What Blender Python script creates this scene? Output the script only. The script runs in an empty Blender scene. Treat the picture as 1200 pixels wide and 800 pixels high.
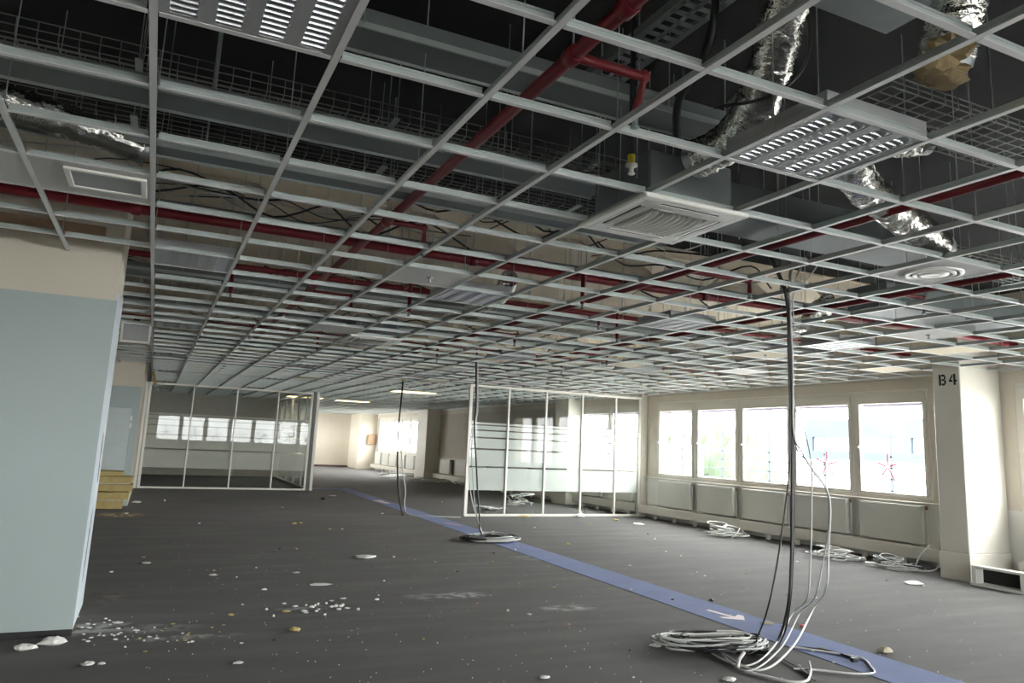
import bpy, math, random
import numpy as np
from mathutils import Vector, Matrix
random.seed(7)
sc = bpy.context.scene
COL = sc.collection

# ---------------------------------------------------------------- camera
F, CX, CY = 883.84, 607.509, 370.382            # focal length and principal point in pixels of a 1200x800 frame
YAW, PITCH, ROLL = (math.radians(a) for a in (25.256, 9.779, 2.4996))
HC = 1.523                                       # eye height
CE = 2.879                                       # height of the suspended grid
def cam_axes():
    cy, sy, cp, sp = math.cos(YAW), math.sin(YAW), math.cos(PITCH), math.sin(PITCH)
    f = Vector((sy*cp, cy*cp, sp)); r = Vector((cy, -sy, 0)); u = r.cross(f)
    c, s = math.cos(ROLL), math.sin(ROLL)
    return c*r + s*u, -s*r + c*u, f
CR, CU, CF = cam_axes()
cd = bpy.data.cameras.new('camera'); cam = bpy.data.objects.new('camera', cd); COL.objects.link(cam)
cd.sensor_width = 36; cd.sensor_fit = 'HORIZONTAL'; cd.lens = F/1200*36
cd.shift_x = (600-CX)/1200; cd.shift_y = (CY-400)/1200
cd.clip_start = .05; cd.clip_end = 400
m = Matrix((CR, CU, -CF)).transposed().to_4x4(); m.translation = (0, 0, HC); cam.matrix_world = m
sc.camera = cam
def ray(u, v): return CF + (u-CX)/F*CR + (CY-v)/F*CU
def pz(u, v, z): d = ray(u, v); t = (z-HC)/d.z; return Vector((d.x*t, d.y*t, z))
def py(u, v, y): d = ray(u, v); t = y/d.y; return Vector((d.x*t, y, HC+d.z*t))

# ---------------------------------------------------------------- sky, exposure
W = bpy.data.worlds.new('sky'); sc.world = W; W.use_nodes = True
bg = W.node_tree.nodes['Background']; bg.inputs[0].default_value = (.98, .985, .975, 1); bg.inputs[1].default_value = 8.0
sc.view_settings.view_transform = 'Standard'; sc.view_settings.look = 'None'
sc.view_settings.gamma = 1; sc.view_settings.use_curve_mapping = False
sc.view_settings.exposure = 2.15

# ---------------------------------------------------------------- mesh helpers
class MB:
    def __init__(s): s.v = []; s.f = []; s.sm = []
    def add(s, v, f, smooth=False):
        n = len(s.v); s.v += [tuple(p) for p in v]; s.f += [tuple(i+n for i in q) for q in f]; s.sm += [smooth]*len(f); return s
    def box(s, x0, x1, y0, y1, z0, z1):
        v = [(x0,y0,z0),(x1,y0,z0),(x1,y1,z0),(x0,y1,z0),(x0,y0,z1),(x1,y0,z1),(x1,y1,z1),(x0,y1,z1)]
        return s.add(v, [(3,2,1,0),(4,5,6,7),(0,1,5,4),(1,2,6,5),(2,3,7,6),(3,0,4,7)])
    def bbox(s, x0, x1, y0, y1, z0, z1, b=.006):   # box with chamfered edges
        cx, cy, cz = (x0+x1)/2, (y0+y1)/2, (z0+z1)/2; h = ((x1-x0)/2, (y1-y0)/2, (z1-z0)/2)
        b = min(b, *(q*.9 for q in h)); idx = {}; v = []
        for sx in (-1,1):
            for sy in (-1,1):
                for sz in (-1,1):
                    for a in range(3):
                        q = [h[0]-b, h[1]-b, h[2]-b]; q[a] = h[a]
                        idx[(sx,sy,sz,a)] = len(v); v.append((cx+sx*q[0], cy+sy*q[1], cz+sz*q[2]))
        f = []
        for a in range(3):
            o = [k for k in range(3) if k != a]
            for sg in (-1,1):
                ring = []
                for p, q in ((-1,-1),(1,-1),(1,1),(-1,1)):
                    k = [0,0,0]; k[a] = sg; k[o[0]] = p; k[o[1]] = q; ring.append(idx[(*k, a)])
                f.append(tuple(ring))
            for p in (-1,1):
                for q in (-1,1):
                    k0 = [0,0,0]; k0[a] = -1; k0[o[0]] = p; k0[o[1]] = q; k1 = list(k0); k1[a] = 1
                    f.append((idx[(*k0,o[0])], idx[(*k1,o[0])], idx[(*k1,o[1])], idx[(*k0,o[1])]))
        for sx in (-1,1):
            for sy in (-1,1):
                for sz in (-1,1): f.append((idx[(sx,sy,sz,0)], idx[(sx,sy,sz,1)], idx[(sx,sy,sz,2)]))
        return s.add(v, f)
    def prism(s, pts, axis, a0, a1):               # 2D outline extruded along an axis
        n = len(pts); v = []
        for a in (a0, a1):
            for p, q in pts: v.append({'x': (a,p,q), 'y': (p,a,q), 'z': (p,q,a)}[axis])
        return s.add(v, [tuple(range(n)), tuple(range(2*n-1, n-1, -1))] + [(i, (i+1) % n, n+(i+1) % n, n+i) for i in range(n)])
    def tube(s, pts, r, seg=8, caps=True, rfun=None):
        pts = [Vector(p) for p in pts]; n = len(pts); v = []
        t0 = (pts[1]-pts[0]).normalized(); nrm = t0.orthogonal().normalized()
        for i, p in enumerate(pts):
            t = (pts[min(i+1,n-1)] - pts[max(i-1,0)]).normalized()
            nrm = (nrm - t*nrm.dot(t))
            nrm = nrm.normalized() if nrm.length > 1e-6 else t.orthogonal().normalized()
            b = t.cross(nrm)
            for k in range(seg):
                a = 2*math.pi*k/seg; rr = rfun(i, k) if rfun else r
                v.append(p + (nrm*math.cos(a) + b*math.sin(a))*rr)
        f = [(i*seg+k, i*seg+(k+1) % seg, (i+1)*seg+(k+1) % seg, (i+1)*seg+k) for i in range(n-1) for k in range(seg)]
        s.add(v, f, True)
        if caps:
            s.add(v[:seg], [tuple(range(seg-1,-1,-1))]); s.add(v[-seg:], [tuple(range(seg))])
        return s
    def lathe(s, prof, c, seg=20, axis='z'):       # prof: (radius, height)
        v = []
        for r, h in prof:
            for k in range(seg):
                a = 2*math.pi*k/seg; x, y = r*math.cos(a), r*math.sin(a)
                v.append({'z': (c[0]+x, c[1]+y, c[2]+h), 'x': (c[0]+h, c[1]+x, c[2]+y), 'y': (c[0]+x, c[1]+h, c[2]+y)}[axis])
        n = len(prof)
        s.add(v, [(i*seg+k, i*seg+(k+1) % seg, (i+1)*seg+(k+1) % seg, (i+1)*seg+k) for i in range(n-1) for k in range(seg)], True)
        s.add(v[:seg], [tuple(range(seg))]); s.add(v[-seg:], [tuple(range(seg))]); return s
    def rock(s, c, rx, ry, rz, rnd, seg=7):        # broken lump
        prof = [(.55,0),(1,.25),(.85,.7),(.35,1)]; v = []
        for pr, ph in prof:
            for k in range(seg):
                a = 2*math.pi*k/seg; j = rnd.uniform(.65, 1.2)
                v.append((c[0]+rx*pr*j*math.cos(a), c[1]+ry*pr*j*math.sin(a), c[2]+rz*ph*rnd.uniform(.8,1.1)))
        f = [(i*seg+k, i*seg+(k+1) % seg, (i+1)*seg+(k+1) % seg, (i+1)*seg+k) for i in range(3) for k in range(seg)]
        return s.add(v, f+[tuple(range(seg-1,-1,-1)), tuple(range(3*seg,4*seg))])
    def mesh(s, name):
        me = bpy.data.meshes.new(name); me.from_pydata(s.v, [], s.f); me.polygons.foreach_set('use_smooth', s.sm); me.update(); return me
    def build(s, name, mat, parent=None, loc=None):
        return obj(name, s.mesh(name), mat, parent, loc)
def obj(name, me, mat, parent=None, loc=None):
    o = bpy.data.objects.new(name, me); COL.objects.link(o)
    if mat and not me.materials: me.materials.append(mat)
    if loc is not None: o.location = loc
    if parent: o.parent = parent
    return o
def tag(o, label=None, cat=None, group=None, kind=None):
    if label: o['label'] = label
    if cat: o['category'] = cat
    if group: o['group'] = group
    if kind: o['kind'] = kind
    return o
def empty(name, loc=(0,0,0), label=None, cat=None, group=None, kind=None):
    o = bpy.data.objects.new(name, None); COL.objects.link(o); o.location = loc; o.empty_display_size = .1
    return tag(o, label, cat, group, kind)
def copy_tree(o, parent=None):
    c = o.copy(); COL.objects.link(c); c.parent = parent
    for ch in list(o.children): copy_tree(ch, c)
    return c
def spline(pts, n=10):                             # Catmull-Rom
    P = [Vector(p) for p in pts]; P = [2*P[0]-P[1]] + P + [2*P[-1]-P[-2]]; out = []
    for i in range(1, len(P)-2):
        a, b, c, d = P[i-1:i+3]
        for k in range(n):
            t = k/n; out.append(.5*((2*b) + (c-a)*t + (2*a-5*b+4*c-d)*t*t + (3*b-a-3*c+d)*t**3))
    return out + [P[-2]]

# ---------------------------------------------------------------- materials
MATS = {}
def mat(name, col, rough=.6, metal=0., var=.12, scale=6., bump=0., bscale=40., detail=4):
    if name in MATS: return MATS[name]
    M = bpy.data.materials.new(name); M.use_nodes = True; nt = M.node_tree; b = nt.nodes['Principled BSDF']
    b.inputs['Roughness'].default_value = rough; b.inputs['Metallic'].default_value = metal
    tc = nt.nodes.new('ShaderNodeTexCoord')
    nz = nt.nodes.new('ShaderNodeTexNoise'); nz.inputs['Scale'].default_value = scale; nz.inputs['Detail'].default_value = detail
    nt.links.new(tc.outputs['Object'], nz.inputs['Vector'])
    mx = nt.nodes.new('ShaderNodeMix'); mx.data_type = 'RGBA'
    mx.inputs[6].default_value = (*[c*(1-var) for c in col], 1); mx.inputs[7].default_value = (*[min(1, c*(1+var)) for c in col], 1)
    nt.links.new(nz.outputs['Fac'], mx.inputs[0]); nt.links.new(mx.outputs[2], b.inputs['Base Color'])
    if bump:
        n2 = nt.nodes.new('ShaderNodeTexNoise'); n2.inputs['Scale'].default_value = bscale; nt.links.new(tc.outputs['Object'], n2.inputs['Vector'])
        bp = nt.nodes.new('ShaderNodeBump'); bp.inputs['Strength'].default_value = bump; bp.inputs['Distance'].default_value = .01
        nt.links.new(n2.outputs['Fac'], bp.inputs['Height']); nt.links.new(bp.outputs['Normal'], b.inputs['Normal'])
    MATS[name] = M; return M
def glass_mat(name, tint, ior=1.5):
    M = bpy.data.materials.new(name); M.use_nodes = True; nt = M.node_tree; nt.nodes.clear()
    o = nt.nodes.new('ShaderNodeOutputMaterial'); t = nt.nodes.new('ShaderNodeBsdfTransparent'); g = nt.nodes.new('ShaderNodeBsdfGlossy')
    fr = nt.nodes.new('ShaderNodeFresnel'); mx = nt.nodes.new('ShaderNodeMixShader'); nz = nt.nodes.new('ShaderNodeTexNoise')
    rp = nt.nodes.new('ShaderNodeMix'); rp.data_type = 'RGBA'; nz.inputs['Scale'].default_value = 1.5
    rp.inputs[6].default_value = (*[c*.97 for c in tint], 1); rp.inputs[7].default_value = (*tint, 1)
    nt.links.new(nz.outputs['Fac'], rp.inputs[0]); nt.links.new(rp.outputs[2], t.inputs[0])
    ge = nt.nodes.new('ShaderNodeNewGeometry'); im = nt.nodes.new('ShaderNodeMix')    # both faces of the thin sheet refract alike
    im.inputs[2].default_value = ior; im.inputs[3].default_value = 1/ior; nt.links.new(ge.outputs['Backfacing'], im.inputs[0]); nt.links.new(im.outputs[0], fr.inputs['IOR'])
    g.inputs['Roughness'].default_value = 0.0; g.inputs['Color'].default_value = (1,1,1,1)
    nt.links.new(fr.outputs[0], mx.inputs[0]); nt.links.new(t.outputs[0], mx.inputs[1]); nt.links.new(g.outputs[0], mx.inputs[2]); nt.links.new(mx.outputs[0], o.inputs[0])
    MATS[name] = M; return M
def film_mat(name, col, opac):
    M = bpy.data.materials.new(name); M.use_nodes = True; nt = M.node_tree; nt.nodes.clear()
    o = nt.nodes.new('ShaderNodeOutputMaterial'); t = nt.nodes.new('ShaderNodeBsdfTransparent'); d = nt.nodes.new('ShaderNodeBsdfDiffuse'); l = nt.nodes.new('ShaderNodeBsdfTranslucent')
    a = nt.nodes.new('ShaderNodeMixShader'); b = nt.nodes.new('ShaderNodeMixShader'); nz = nt.nodes.new('ShaderNodeTexNoise'); nz.inputs['Scale'].default_value = 3
    mr = nt.nodes.new('ShaderNodeMapRange'); mr.inputs[3].default_value = opac-.04; mr.inputs[4].default_value = opac+.04
    nt.links.new(nz.outputs['Fac'], mr.inputs[0])
    d.inputs[0].default_value = (*col,1); l.inputs[0].default_value = (*col,1); a.inputs[0].default_value = .5
    nt.links.new(d.outputs[0], a.inputs[1]); nt.links.new(l.outputs[0], a.inputs[2]); nt.links.new(mr.outputs[0], b.inputs[0])
    nt.links.new(t.outputs[0], b.inputs[1]); nt.links.new(a.outputs[0], b.inputs[2]); nt.links.new(b.outputs[0], o.inputs[0])
    MATS[name] = M; return M
def emit_mat(name, col, s):
    M = mat(name, col, .5); b = M.node_tree.nodes['Principled BSDF']; b.inputs['Emission Color'].default_value = (*col,1); b.inputs['Emission Strength'].default_value = s; return M

def carpet_mat():
    M = mat('carpet', (.045,.043,.0415), .9, 0, .2, 1.1, .5, 350); nt = M.node_tree; b = nt.nodes['Principled BSDF']
    src = b.inputs['Base Color'].links[0].from_socket; tc = [n for n in nt.nodes if n.type == 'TEX_COORD'][0]
    def mathn(op, a, c=None):
        n = nt.nodes.new('ShaderNodeMath'); n.operation = op; n.use_clamp = op in ('MULTIPLY',)
        for i, q in enumerate((a, c)):
            if q is None: continue
            if isinstance(q, (int, float)): n.inputs[i].default_value = q
            else: nt.links.new(q, n.inputs[i])
        return n.outputs[0]
    def over(fac, col, s):
        x = nt.nodes.new('ShaderNodeMix'); x.data_type = 'RGBA'; nt.links.new(fac, x.inputs[0]); nt.links.new(s, x.inputs[6]); x.inputs[7].default_value = (*col,1); return x.outputs[2]
    # worn, dusty tread marks stretched along the aisle and across it
    mp = nt.nodes.new('ShaderNodeMapping'); mp.inputs['Scale'].default_value = (.5, 2.6, 1); nt.links.new(tc.outputs['Object'], mp.inputs[0])
    n1 = nt.nodes.new('ShaderNodeTexNoise'); n1.inputs['Scale'].default_value = 1.3; n1.inputs['Detail'].default_value = 7; nt.links.new(mp.outputs[0], n1.inputs['Vector'])
    mr = nt.nodes.new('ShaderNodeMapRange'); mr.inputs[1].default_value = .45; mr.inputs[2].default_value = .75; mr.inputs[4].default_value = .6; nt.links.new(n1.outputs['Fac'], mr.inputs[0])
    src = over(mr.outputs[0], (.1,.096,.091), src)
    # fine speckle
    n2 = nt.nodes.new('ShaderNodeTexNoise'); n2.inputs['Scale'].default_value = 70; nt.links.new(tc.outputs['Object'], n2.inputs['Vector'])
    mr = nt.nodes.new('ShaderNodeMapRange'); mr.inputs[1].default_value = .55; mr.inputs[2].default_value = .8; mr.inputs[4].default_value = .35; nt.links.new(n2.outputs['Fac'], mr.inputs[0])
    src = over(mr.outputs[0], (.1,.1,.098), src)
    # plaster dust spills with ragged edges
    n3 = nt.nodes.new('ShaderNodeTexNoise'); n3.inputs['Scale'].default_value = 9; n3.inputs['Detail'].default_value = 8; nt.links.new(tc.outputs['Object'], n3.inputs['Vector'])
    for (u, v, rx, ry, amt, col) in [(110,735,.35,.22,.8,(.42,.42,.4)), (150,738,.6,.2,.5,(.4,.4,.38)), (210,747,.5,.1,.6,(.38,.38,.35)), (540,697,.34,.2,1.,(.32,.32,.31)), (500,699,.28,.22,.7,(.25,.25,.25)), (665,712,.4,.16,.9,(.3,.3,.3)),
                                     (640,655,.5,.15,.35,(.3,.3,.32)), (140,603,.45,.5,1.2,(.5,.38,.15)), (300,650,.5,.4,.2,(.2,.2,.2)), (360,712,.35,.12,.45,(.4,.4,.4)), (130,700,.15,.4,.3,(.3,.22,.16)), (620,652,.5,.1,.4,(.35,.35,.36))]:
        p = pz(u, v, 0); mp = nt.nodes.new('ShaderNodeMapping'); mp.inputs['Location'].default_value = (-p.x/rx, -p.y/ry, 0); mp.inputs['Scale'].default_value = (1/rx, 1/ry, 0)
        nt.links.new(tc.outputs['Object'], mp.inputs[0]); ln = nt.nodes.new('ShaderNodeVectorMath'); ln.operation = 'LENGTH'; nt.links.new(mp.outputs[0], ln.inputs[0])
        d = mathn('SUBTRACT', 1.0, ln.outputs['Value']); d = mathn('ADD', d, mathn('MULTIPLY', mathn('SUBTRACT', n3.outputs['Fac'], .5), 3.0)) if False else d
        q = mathn('MULTIPLY', mathn('SUBTRACT', n3.outputs['Fac'], .42), 6.0)
        fac = mathn('MULTIPLY', mathn('MULTIPLY', mathn('MULTIPLY', d, 1.6), q), amt)
        src = over(fac, col, src)
    b.inputs['Sheen Weight'].default_value = .1; b.inputs['Sheen Roughness'].default_value = .45; b.inputs['Sheen Tint'].default_value = (.9,.86,.82,1)
    nt.links.new(src, b.inputs['Base Color']); return M
cream = mat('cream_paint', (.62,.57,.48), .7, 0, .06, 2, .1, 60)
beigewall = mat('beige_panel', (.5,.46,.39), .7, 0, .06, 2)
bluewall = mat('blue_grey_paint', (.37,.435,.43), .5, 0, .04, 1.5, .05, 40)
blueedge = mat('pale_blue_board_edge', (.56,.63,.68), .5, 0, .06, 5)
plaster = mat('white_plaster', (.78,.77,.73), .85, 0, .12, 14, .4, 60)
framew = mat('off_white_lacquer', (.68,.65,.58), .4, 0, .04, 3)
whitel = mat('white_enamel', (.72,.72,.68), .4, 0, .05, 3)
radm = mat('radiator_enamel', (.6,.6,.55), .45, 0, .04, 2)
alu = mat('white_aluminium', (.75,.73,.67), .35, .1, .05, 3)
teem = mat('tee_white_enamel', (.78,.78,.77), .4, 0, .06, 5)
teeg = mat('tee_galvanised_web', (.5,.55,.54), .35, .35, .1, 8)
galv = mat('galvanised_steel', (.42,.46,.46), .4, .6, .15, 7)
galvd = mat('trunking_grey', (.2,.225,.23), .5, .3, .12, 4)
wirem = mat('wire_zinc', (.32,.32,.29), .4, .7, .1, 20)
redp = mat('red_pipe_paint', (.21,.012,.018), .4, 0, .2, 7)
foil = mat('aluminium_foil', (.92,.9,.85), .24, 1., .1, 18, 1., 34)
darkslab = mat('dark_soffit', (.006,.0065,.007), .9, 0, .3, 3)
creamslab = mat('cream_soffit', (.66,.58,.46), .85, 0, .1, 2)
blackm = mat('black_rubber', (.015,.015,.016), .5, 0, .2, 10)
cabw = mat('white_cable_sheath', (.55,.55,.52), .45, 0, .08, 10)
cabg = mat('grey_cable_sheath', (.42,.43,.42), .45, 0, .1, 10)
tilem = mat('mineral_tile', (.66,.65,.63), .9, 0, .08, 30, .3, 200)
tilew = mat('warm_tile', (.74,.66,.5), .9, 0, .06, 30)
woolm = mat('mineral_wool', (.46,.36,.15), .95, 0, .25, 12, .9, 60)
woolb = mat('brown_wool', (.36,.27,.14), .95, 0, .35, 9, .9, 40)
plast = mat('cassette_plastic', (.86,.85,.8), .35, 0, .03, 3)
darkm = mat('dark_gap', (.02,.02,.02), .8, 0, .1, 5)
mirror = mat('louvre_mirror', (.93,.94,.96), .14, 1., .05, 30)
panelg = mat('fixture_grey', (.4,.41,.42), .5, 0, .05, 5)
bluec = mat('blue_carpet', (.16,.2,.36), .95, 0, .2, 3, .4, 300)
arrowm = mat('pinkish_white_tape', (.72,.62,.6), .7, 0, .12, 25)
pinkm = mat('pink_tape', (.85,.12,.25), .6, 0, .1, 20)
brass = mat('brass', (.6,.42,.15), .35, .9, .1, 20)
yellowm = mat('yellow_tag', (.7,.6,.05), .5, 0, .1, 20)
brownm = mat('brown_wood', (.3,.2,.12), .7, 0, .25, 8)
winglass = glass_mat('window_glass', (.97,.98,.98), 1.45)
partglass = glass_mat('partition_glass', (.93,.95,.945), 1.24)
film = film_mat('frosted_film', (.9,.91,.88), .72); film2 = film_mat('dense_frosted_film', (.95,.93,.88), .92)
carpet = carpet_mat()
blackink = mat('black_ink', (.01,.01,.012), .6, 0, .1, 20)

# ---------------------------------------------------------------- room shell
XW, XL, YB, YF = 10.9, -4.2, -6.0, 42.4          # window wall, left wall, wall behind, far wall
SL = 4.0                                          # soffit height
fl = MB().box(XL-.3, XW+.3, YB-.3, YF+.3, -.2, 0).build('floor', carpet)
tag(fl, 'dark grey worn office carpet covering the whole floor, dusty and littered', 'floor', kind='structure')

WINS = []                                         # (kind, positions)
def window(n, axis, c, a0, a1, label, star=True, sg=1):
    """window between a0 and a1; axis 'x': wall plane x=c (room on the -x side); axis 'y': plane y=c (room on +y side)"""
    def B(mb, p0, p1, d0, d1, z0, z1, bev=0):     # p along wall, d outward depth from the room face
        if axis == 'x': q = (*sorted((c+sg*d0, c+sg*d1)), p0, p1)
        else: q = (p0, p1, c-d1, c-d0)
        return mb.bbox(*q, z0, z1, bev) if bev else mb.box(*q, z0, z1)
    w = empty('window_%d' % n, (c, (a0+a1)/2, .94) if axis == 'x' else ((a0+a1)/2, c, .94), label, 'window', kind='structure')
    L = Vector(w.location)
    def put(mb, name, mt, par=None):
        mb.v = [tuple(Vector(p)-L) for p in mb.v]; return mb.build(name, mt, par or w)
    g = .001; z0, z1 = .94, 2.70
    fr = MB(); B(fr, a0+g, a1-g, .0, .12, z0, z0+.06, .005); B(fr, a0+g, a1-g, .0, .12, z1-.05, z1, .005); B(fr, a0+g, a0+g+.06, 0, .12, z0+.06, z1-.05, .005); B(fr, a1-g-.06, a1-g, 0, .12, z0+.06, z1-.05, .005)
    put(fr, 'frame', framew)
    s = MB(); b0, b1 = a0+g+.062, a1-g-.062
    B(s, b0, b1, -.015, .06, z0+.062, z0+.105, .006); B(s, b0, b1, -.015, .06, z1-.215, z1-.052, .006); B(s, b0, b0+.055, -.015, .06, z0+.105, z1-.215, .006); B(s, b1-.055, b1, -.015, .06, z0+.105, z1-.215, .006)
    sash = put(s, 'sash', framew)
    p = MB(); B(p, b0+.05, b1-.05, .02, .026, z0+.1, z1-.21); put(p, 'pane', winglass)
    h = MB(); hp = b1-.03; B(h, hp-.012, hp+.012, -.025, -.015, 1.72, 1.80, .003); B(h, hp-.012, hp+.06, -.05, -.036, 1.745, 1.77, .004); B(h, hp-.008, hp+.008, -.04, -.02, 1.748, 1.767); put(h, 'handle', whitel)
    bl = MB(); B(bl, b0+.05, b1-.05, .075, .11, z1-.26, z1-.20, .005); put(bl, 'blind_slat', mat('lilac_blind', (.3,.27,.36), .5))
    if star:
        cxs = (a0+a1)/2 + (-.08 if n % 2 else .1); cz = 1.45
        st = MB(); rnd = random.Random(n)
        for k in range(5):
            a = math.pi/2 + k*2*math.pi/5 + rnd.uniform(-.15,.15); L1 = rnd.uniform(.16,.28)*(1.5 if axis == 'y' else 1); sw = .03 if axis == 'y' else .012
            dx, dz = math.cos(a), math.sin(a); px_, pz_ = -dz*sw, dx*sw
            q = [(cxs+dx*.03+px_, cz+dz*.03+pz_), (cxs+dx*.03-px_, cz+dz*.03-pz_), (cxs+dx*L1-px_, cz+dz*L1-pz_), (cxs+dx*L1+px_, cz+dz*L1+pz_)]
            if axis == 'x': st.prism(q, 'x', c+.0265, c+.0285)
            else: st.prism(q, 'y', c-.0285, c-.0265)
        put(st, 'sticker', pinkm)
    # daylight portal in the opening (sampling aid for the sky, gives no light of its own)
    ld = bpy.data.lights.new('portal', 'AREA'); ld.shape = 'RECTANGLE'; ld.size = a1-a0-.2; ld.size_y = 1.6; ld.cycles.is_portal = True; ld.energy = 1
    lo = bpy.data.objects.new('portal', ld); COL.objects.link(lo); lo.parent = w
    if axis == 'x': lo.location = (.16*sg, 0, .85); lo.rotation_euler = (math.pi/2, 0, sg*math.pi/2)
    else: lo.location = (0, -.16, .85); lo.rotation_euler = (math.pi/2, 0, 0)
    return w

# right-hand wall: bays of windows between pillars
P = 1.43
BAYS = [(-5.6, 4, P), (.0-.55, 5, P), (7.92, 5, 1.425), (15.6, 2, 1.5), (31.6, 6, 1.37)]
wr = empty('wall_right', (XW, 18, 0), 'long cream window wall with sill apron and panels on the right', 'wall', kind='structure')
def wpart(mb, name, mt, root): 
    L = Vector(root.location); mb.v = [tuple(Vector(p)-L) for p in mb.v]; return mb.build(name, mt, root)
wpart(MB().box(XW, XW+.3, YB-.3, YF+.3, -.1, .94), 'apron', whitel, wr)
wpart(MB().box(XW, XW+.3, YB-.3, YF+.3, 2.70, SL), 'lintel', cream, wr)
prev = YB-.3; k = 0
for (a, n, p) in BAYS + [(YF+.3, 0, 0)]:
    if a > prev+.01: wpart(MB().box(XW, XW+.3, prev, a, .94, 2.70), 'infill_panel', beigewall if a > 20 else cream, wr)
    prev = a+n*p
wn = 0
ordw = ['first','second','third','fourth','fifth','sixth']
for bi, (a, n, p) in enumerate(BAYS):
    for q in range(n):
        wn += 1
        lab = ['casement window behind the camera in the right wall, %s from the rear wall' % ordw[q],
               'casement window before the pillar marked B4, %s counting towards it' % ordw[q],
               'white framed casement window, %s beyond the pillar marked B4' % ordw[q],
               'window seen through the frosted glass partition, %s beyond it' % ordw[q],
               'overexposed far window beyond the dark panelled wall, %s of that bay' % ordw[q]][bi]
        window(wn, 'x', XW, a+q*p, a+(q+1)*p, lab, bi == 2 and q < 2)
# sill board and boxed pipe duct on feet along the wall
for t, (y0, y1) in enumerate([(-5.9, 6.55), (7.25, 15.42), (15.55, 18.7), (19.4, 30.2), (31.6, 40.2)]):
    wpart(MB().bbox(XW-.09, XW+.02, y0, y1, .915, .938, .006), 'sill', framew, wr)
    tr = empty('trim_%d' % (t+1), (XW-.13, (y0+y1)/2, 0), 'low cream pipe casing on short feet along the window wall, %s stretch' % ['near unseen', 'B4 pillar to partition', 'behind the frosted glass', 'below the dark panels', 'far end'][t], 'pipe casing', kind='structure')
    wpart(MB().bbox(XW-.26, XW-.005, y0, y1, .1, .29, .008), 'casing', framew, tr)
    y = y0+.35
    while y < y1:
        wpart(MB().box(XW-.24, XW-.18, y-.03, y+.03, 0, .1), 'foot', framew, tr); y += .72
# pillars
def pillar(y0, y1, x0, label, cat='pillar'):
    r = empty('pillar', (x0, (y0+y1)/2, 0), label, cat, kind='structure')
    wpart(MB().bbox(x0, XW-.001, y0, y1, .36, SL, .01), 'shaft', framew, r)
    wpart(MB().bbox(x0-.015, XW-.001, y0-.015, y1+.015, 0, .36, .006), 'plinth_box', framew, r)
    return r
PX, PY1 = 10.02, 7.21
pB = pillar(6.8, PY1, PX, 'cream pillar stencilled B4 at the right edge, between window bays')
pillar(15.43, 15.6, 10.72, 'narrow cream wall post where the frosted partition meets the windows')
pillar(18.6, 19.38, 10.45, 'pale pillar seen through the frosted glass partition')
pillar(30.3, 31.55, 10.3, 'far beige pillar beside the bright far windows')
pillar(-1.2, -.6, PX, 'cream pillar behind the camera position')
# stencilled B4 (broken stencil letters) on the face of the pillar, about 15 cm high
def stencil(root):
    S = MB(); h, x = .155, PX-.0015
    # letters read left to right = towards smaller y
    def bar(y, z, w, hh): S.box(x-.0012, x, y-w, y, z, z+hh)
    zt = 2.63; yb = PY1-.1
    bar(yb, zt, .032, h)                                              # B stem
    bar(yb-.04, zt+h-.028, .05, .028); bar(yb-.04, zt+.066, .05, .024); bar(yb-.04, zt, .05, .028)
    bar(yb-.08, zt+.02, .028, .05); bar(yb-.078, zt+.088, .024, .045)
    y4 = yb-.15
    S.prism([(y4, zt+.045), (y4, zt+.065), (y4-.055, zt+h), (y4-.062, zt+h-.03), (y4-.03, zt+.072), (y4-.055, zt+.072), (y4-.055, zt+.045)], 'x', x-.0012, x)
    bar(y4-.068, zt, .032, h); bar(y4-.1, zt+.045, .02, .027)
    wpart(S, 'stencil_lettering', blackink, root)
stencil(pB)
# opened floor socket box beside the pillar foot
sb = empty('floor_box', (9.75, 6.3, 0), 'open white metal trunking box at the foot of the B4 pillar', 'trunking')
wpart(MB().bbox(PX-.16, PX-.02, 6.62, 6.68, 0, .22, .004).bbox(PX-.16, PX-.02, 6.0, 6.06, 0, .22, .004).bbox(PX-.16, PX-.02, 6.0, 6.68, .22, .25, .004).bbox(PX-.18, PX-.02, 5.98, 6.7, 0, .035, .004), 'casing', whitel, sb)
wpart(MB().box(PX-.03, PX-.02, 6.07, 6.61, .04, .215), 'dark_opening', darkm, sb)

# rear wall (behind the camera, seen mirrored in the glass)
wb = empty('wall_rear', (3, YB, 0), 'cream rear wall with a row of windows, mirrored in the glass partition', 'wall', kind='structure')
wpart(MB().box(XL-.3, XW+.3, YB-.3, YB, -.1, .94), 'apron', cream, wb); wpart(MB().box(XL-.3, XW+.3, YB-.3, YB, 2.70, SL), 'lintel', cream, wb)
RX0 = .87-P/2
wpart(MB().box(XL-.3, RX0, YB-.3, YB, .94, 2.7), 'infill_panel', cream, wb)
for q in range(7):
    wn += 1; window(wn, 'y', YB, RX0+q*P, RX0+(q+1)*P, 'rear wall window with a pink star, %s from the left in the mirror image' % (ordw+['seventh'])[q])
wpart(MB().box(RX0+7*P, XW+.3, YB-.3, YB, .94, 2.7), 'infill_panel', cream, wb)
# far wall with a nearer return by the windows
wf = empty('wall_far', (8, YF, 0), 'pale far end wall beyond the aisle, brightly sunlit at the window corner', 'wall', kind='structure')
wpart(MB().box(4.2, XW+.3, YF, YF+.3, -.1, SL), 'face', cream, wf); wpart(MB().box(9.95, XW, 40.3, YF, 0, SL), 'return', cream, wf)
bb = MB().bbox(4.5, 9.94, YF-.03, YF-.001, 0, .09, .004).build('baseboard_far', mat('maroon_base', (.09,.04,.045), .5)); tag(bb, 'dark maroon baseboard along the far end wall', 'baseboard', kind='structure')
tag(MB().bbox(10.42, 10.86, 40.1, 40.28, 1.28, 1.8, .01).build('wall_box', brownm), 'small brown fronted cabinet on the far wall beside the windows', 'wall box')
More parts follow.
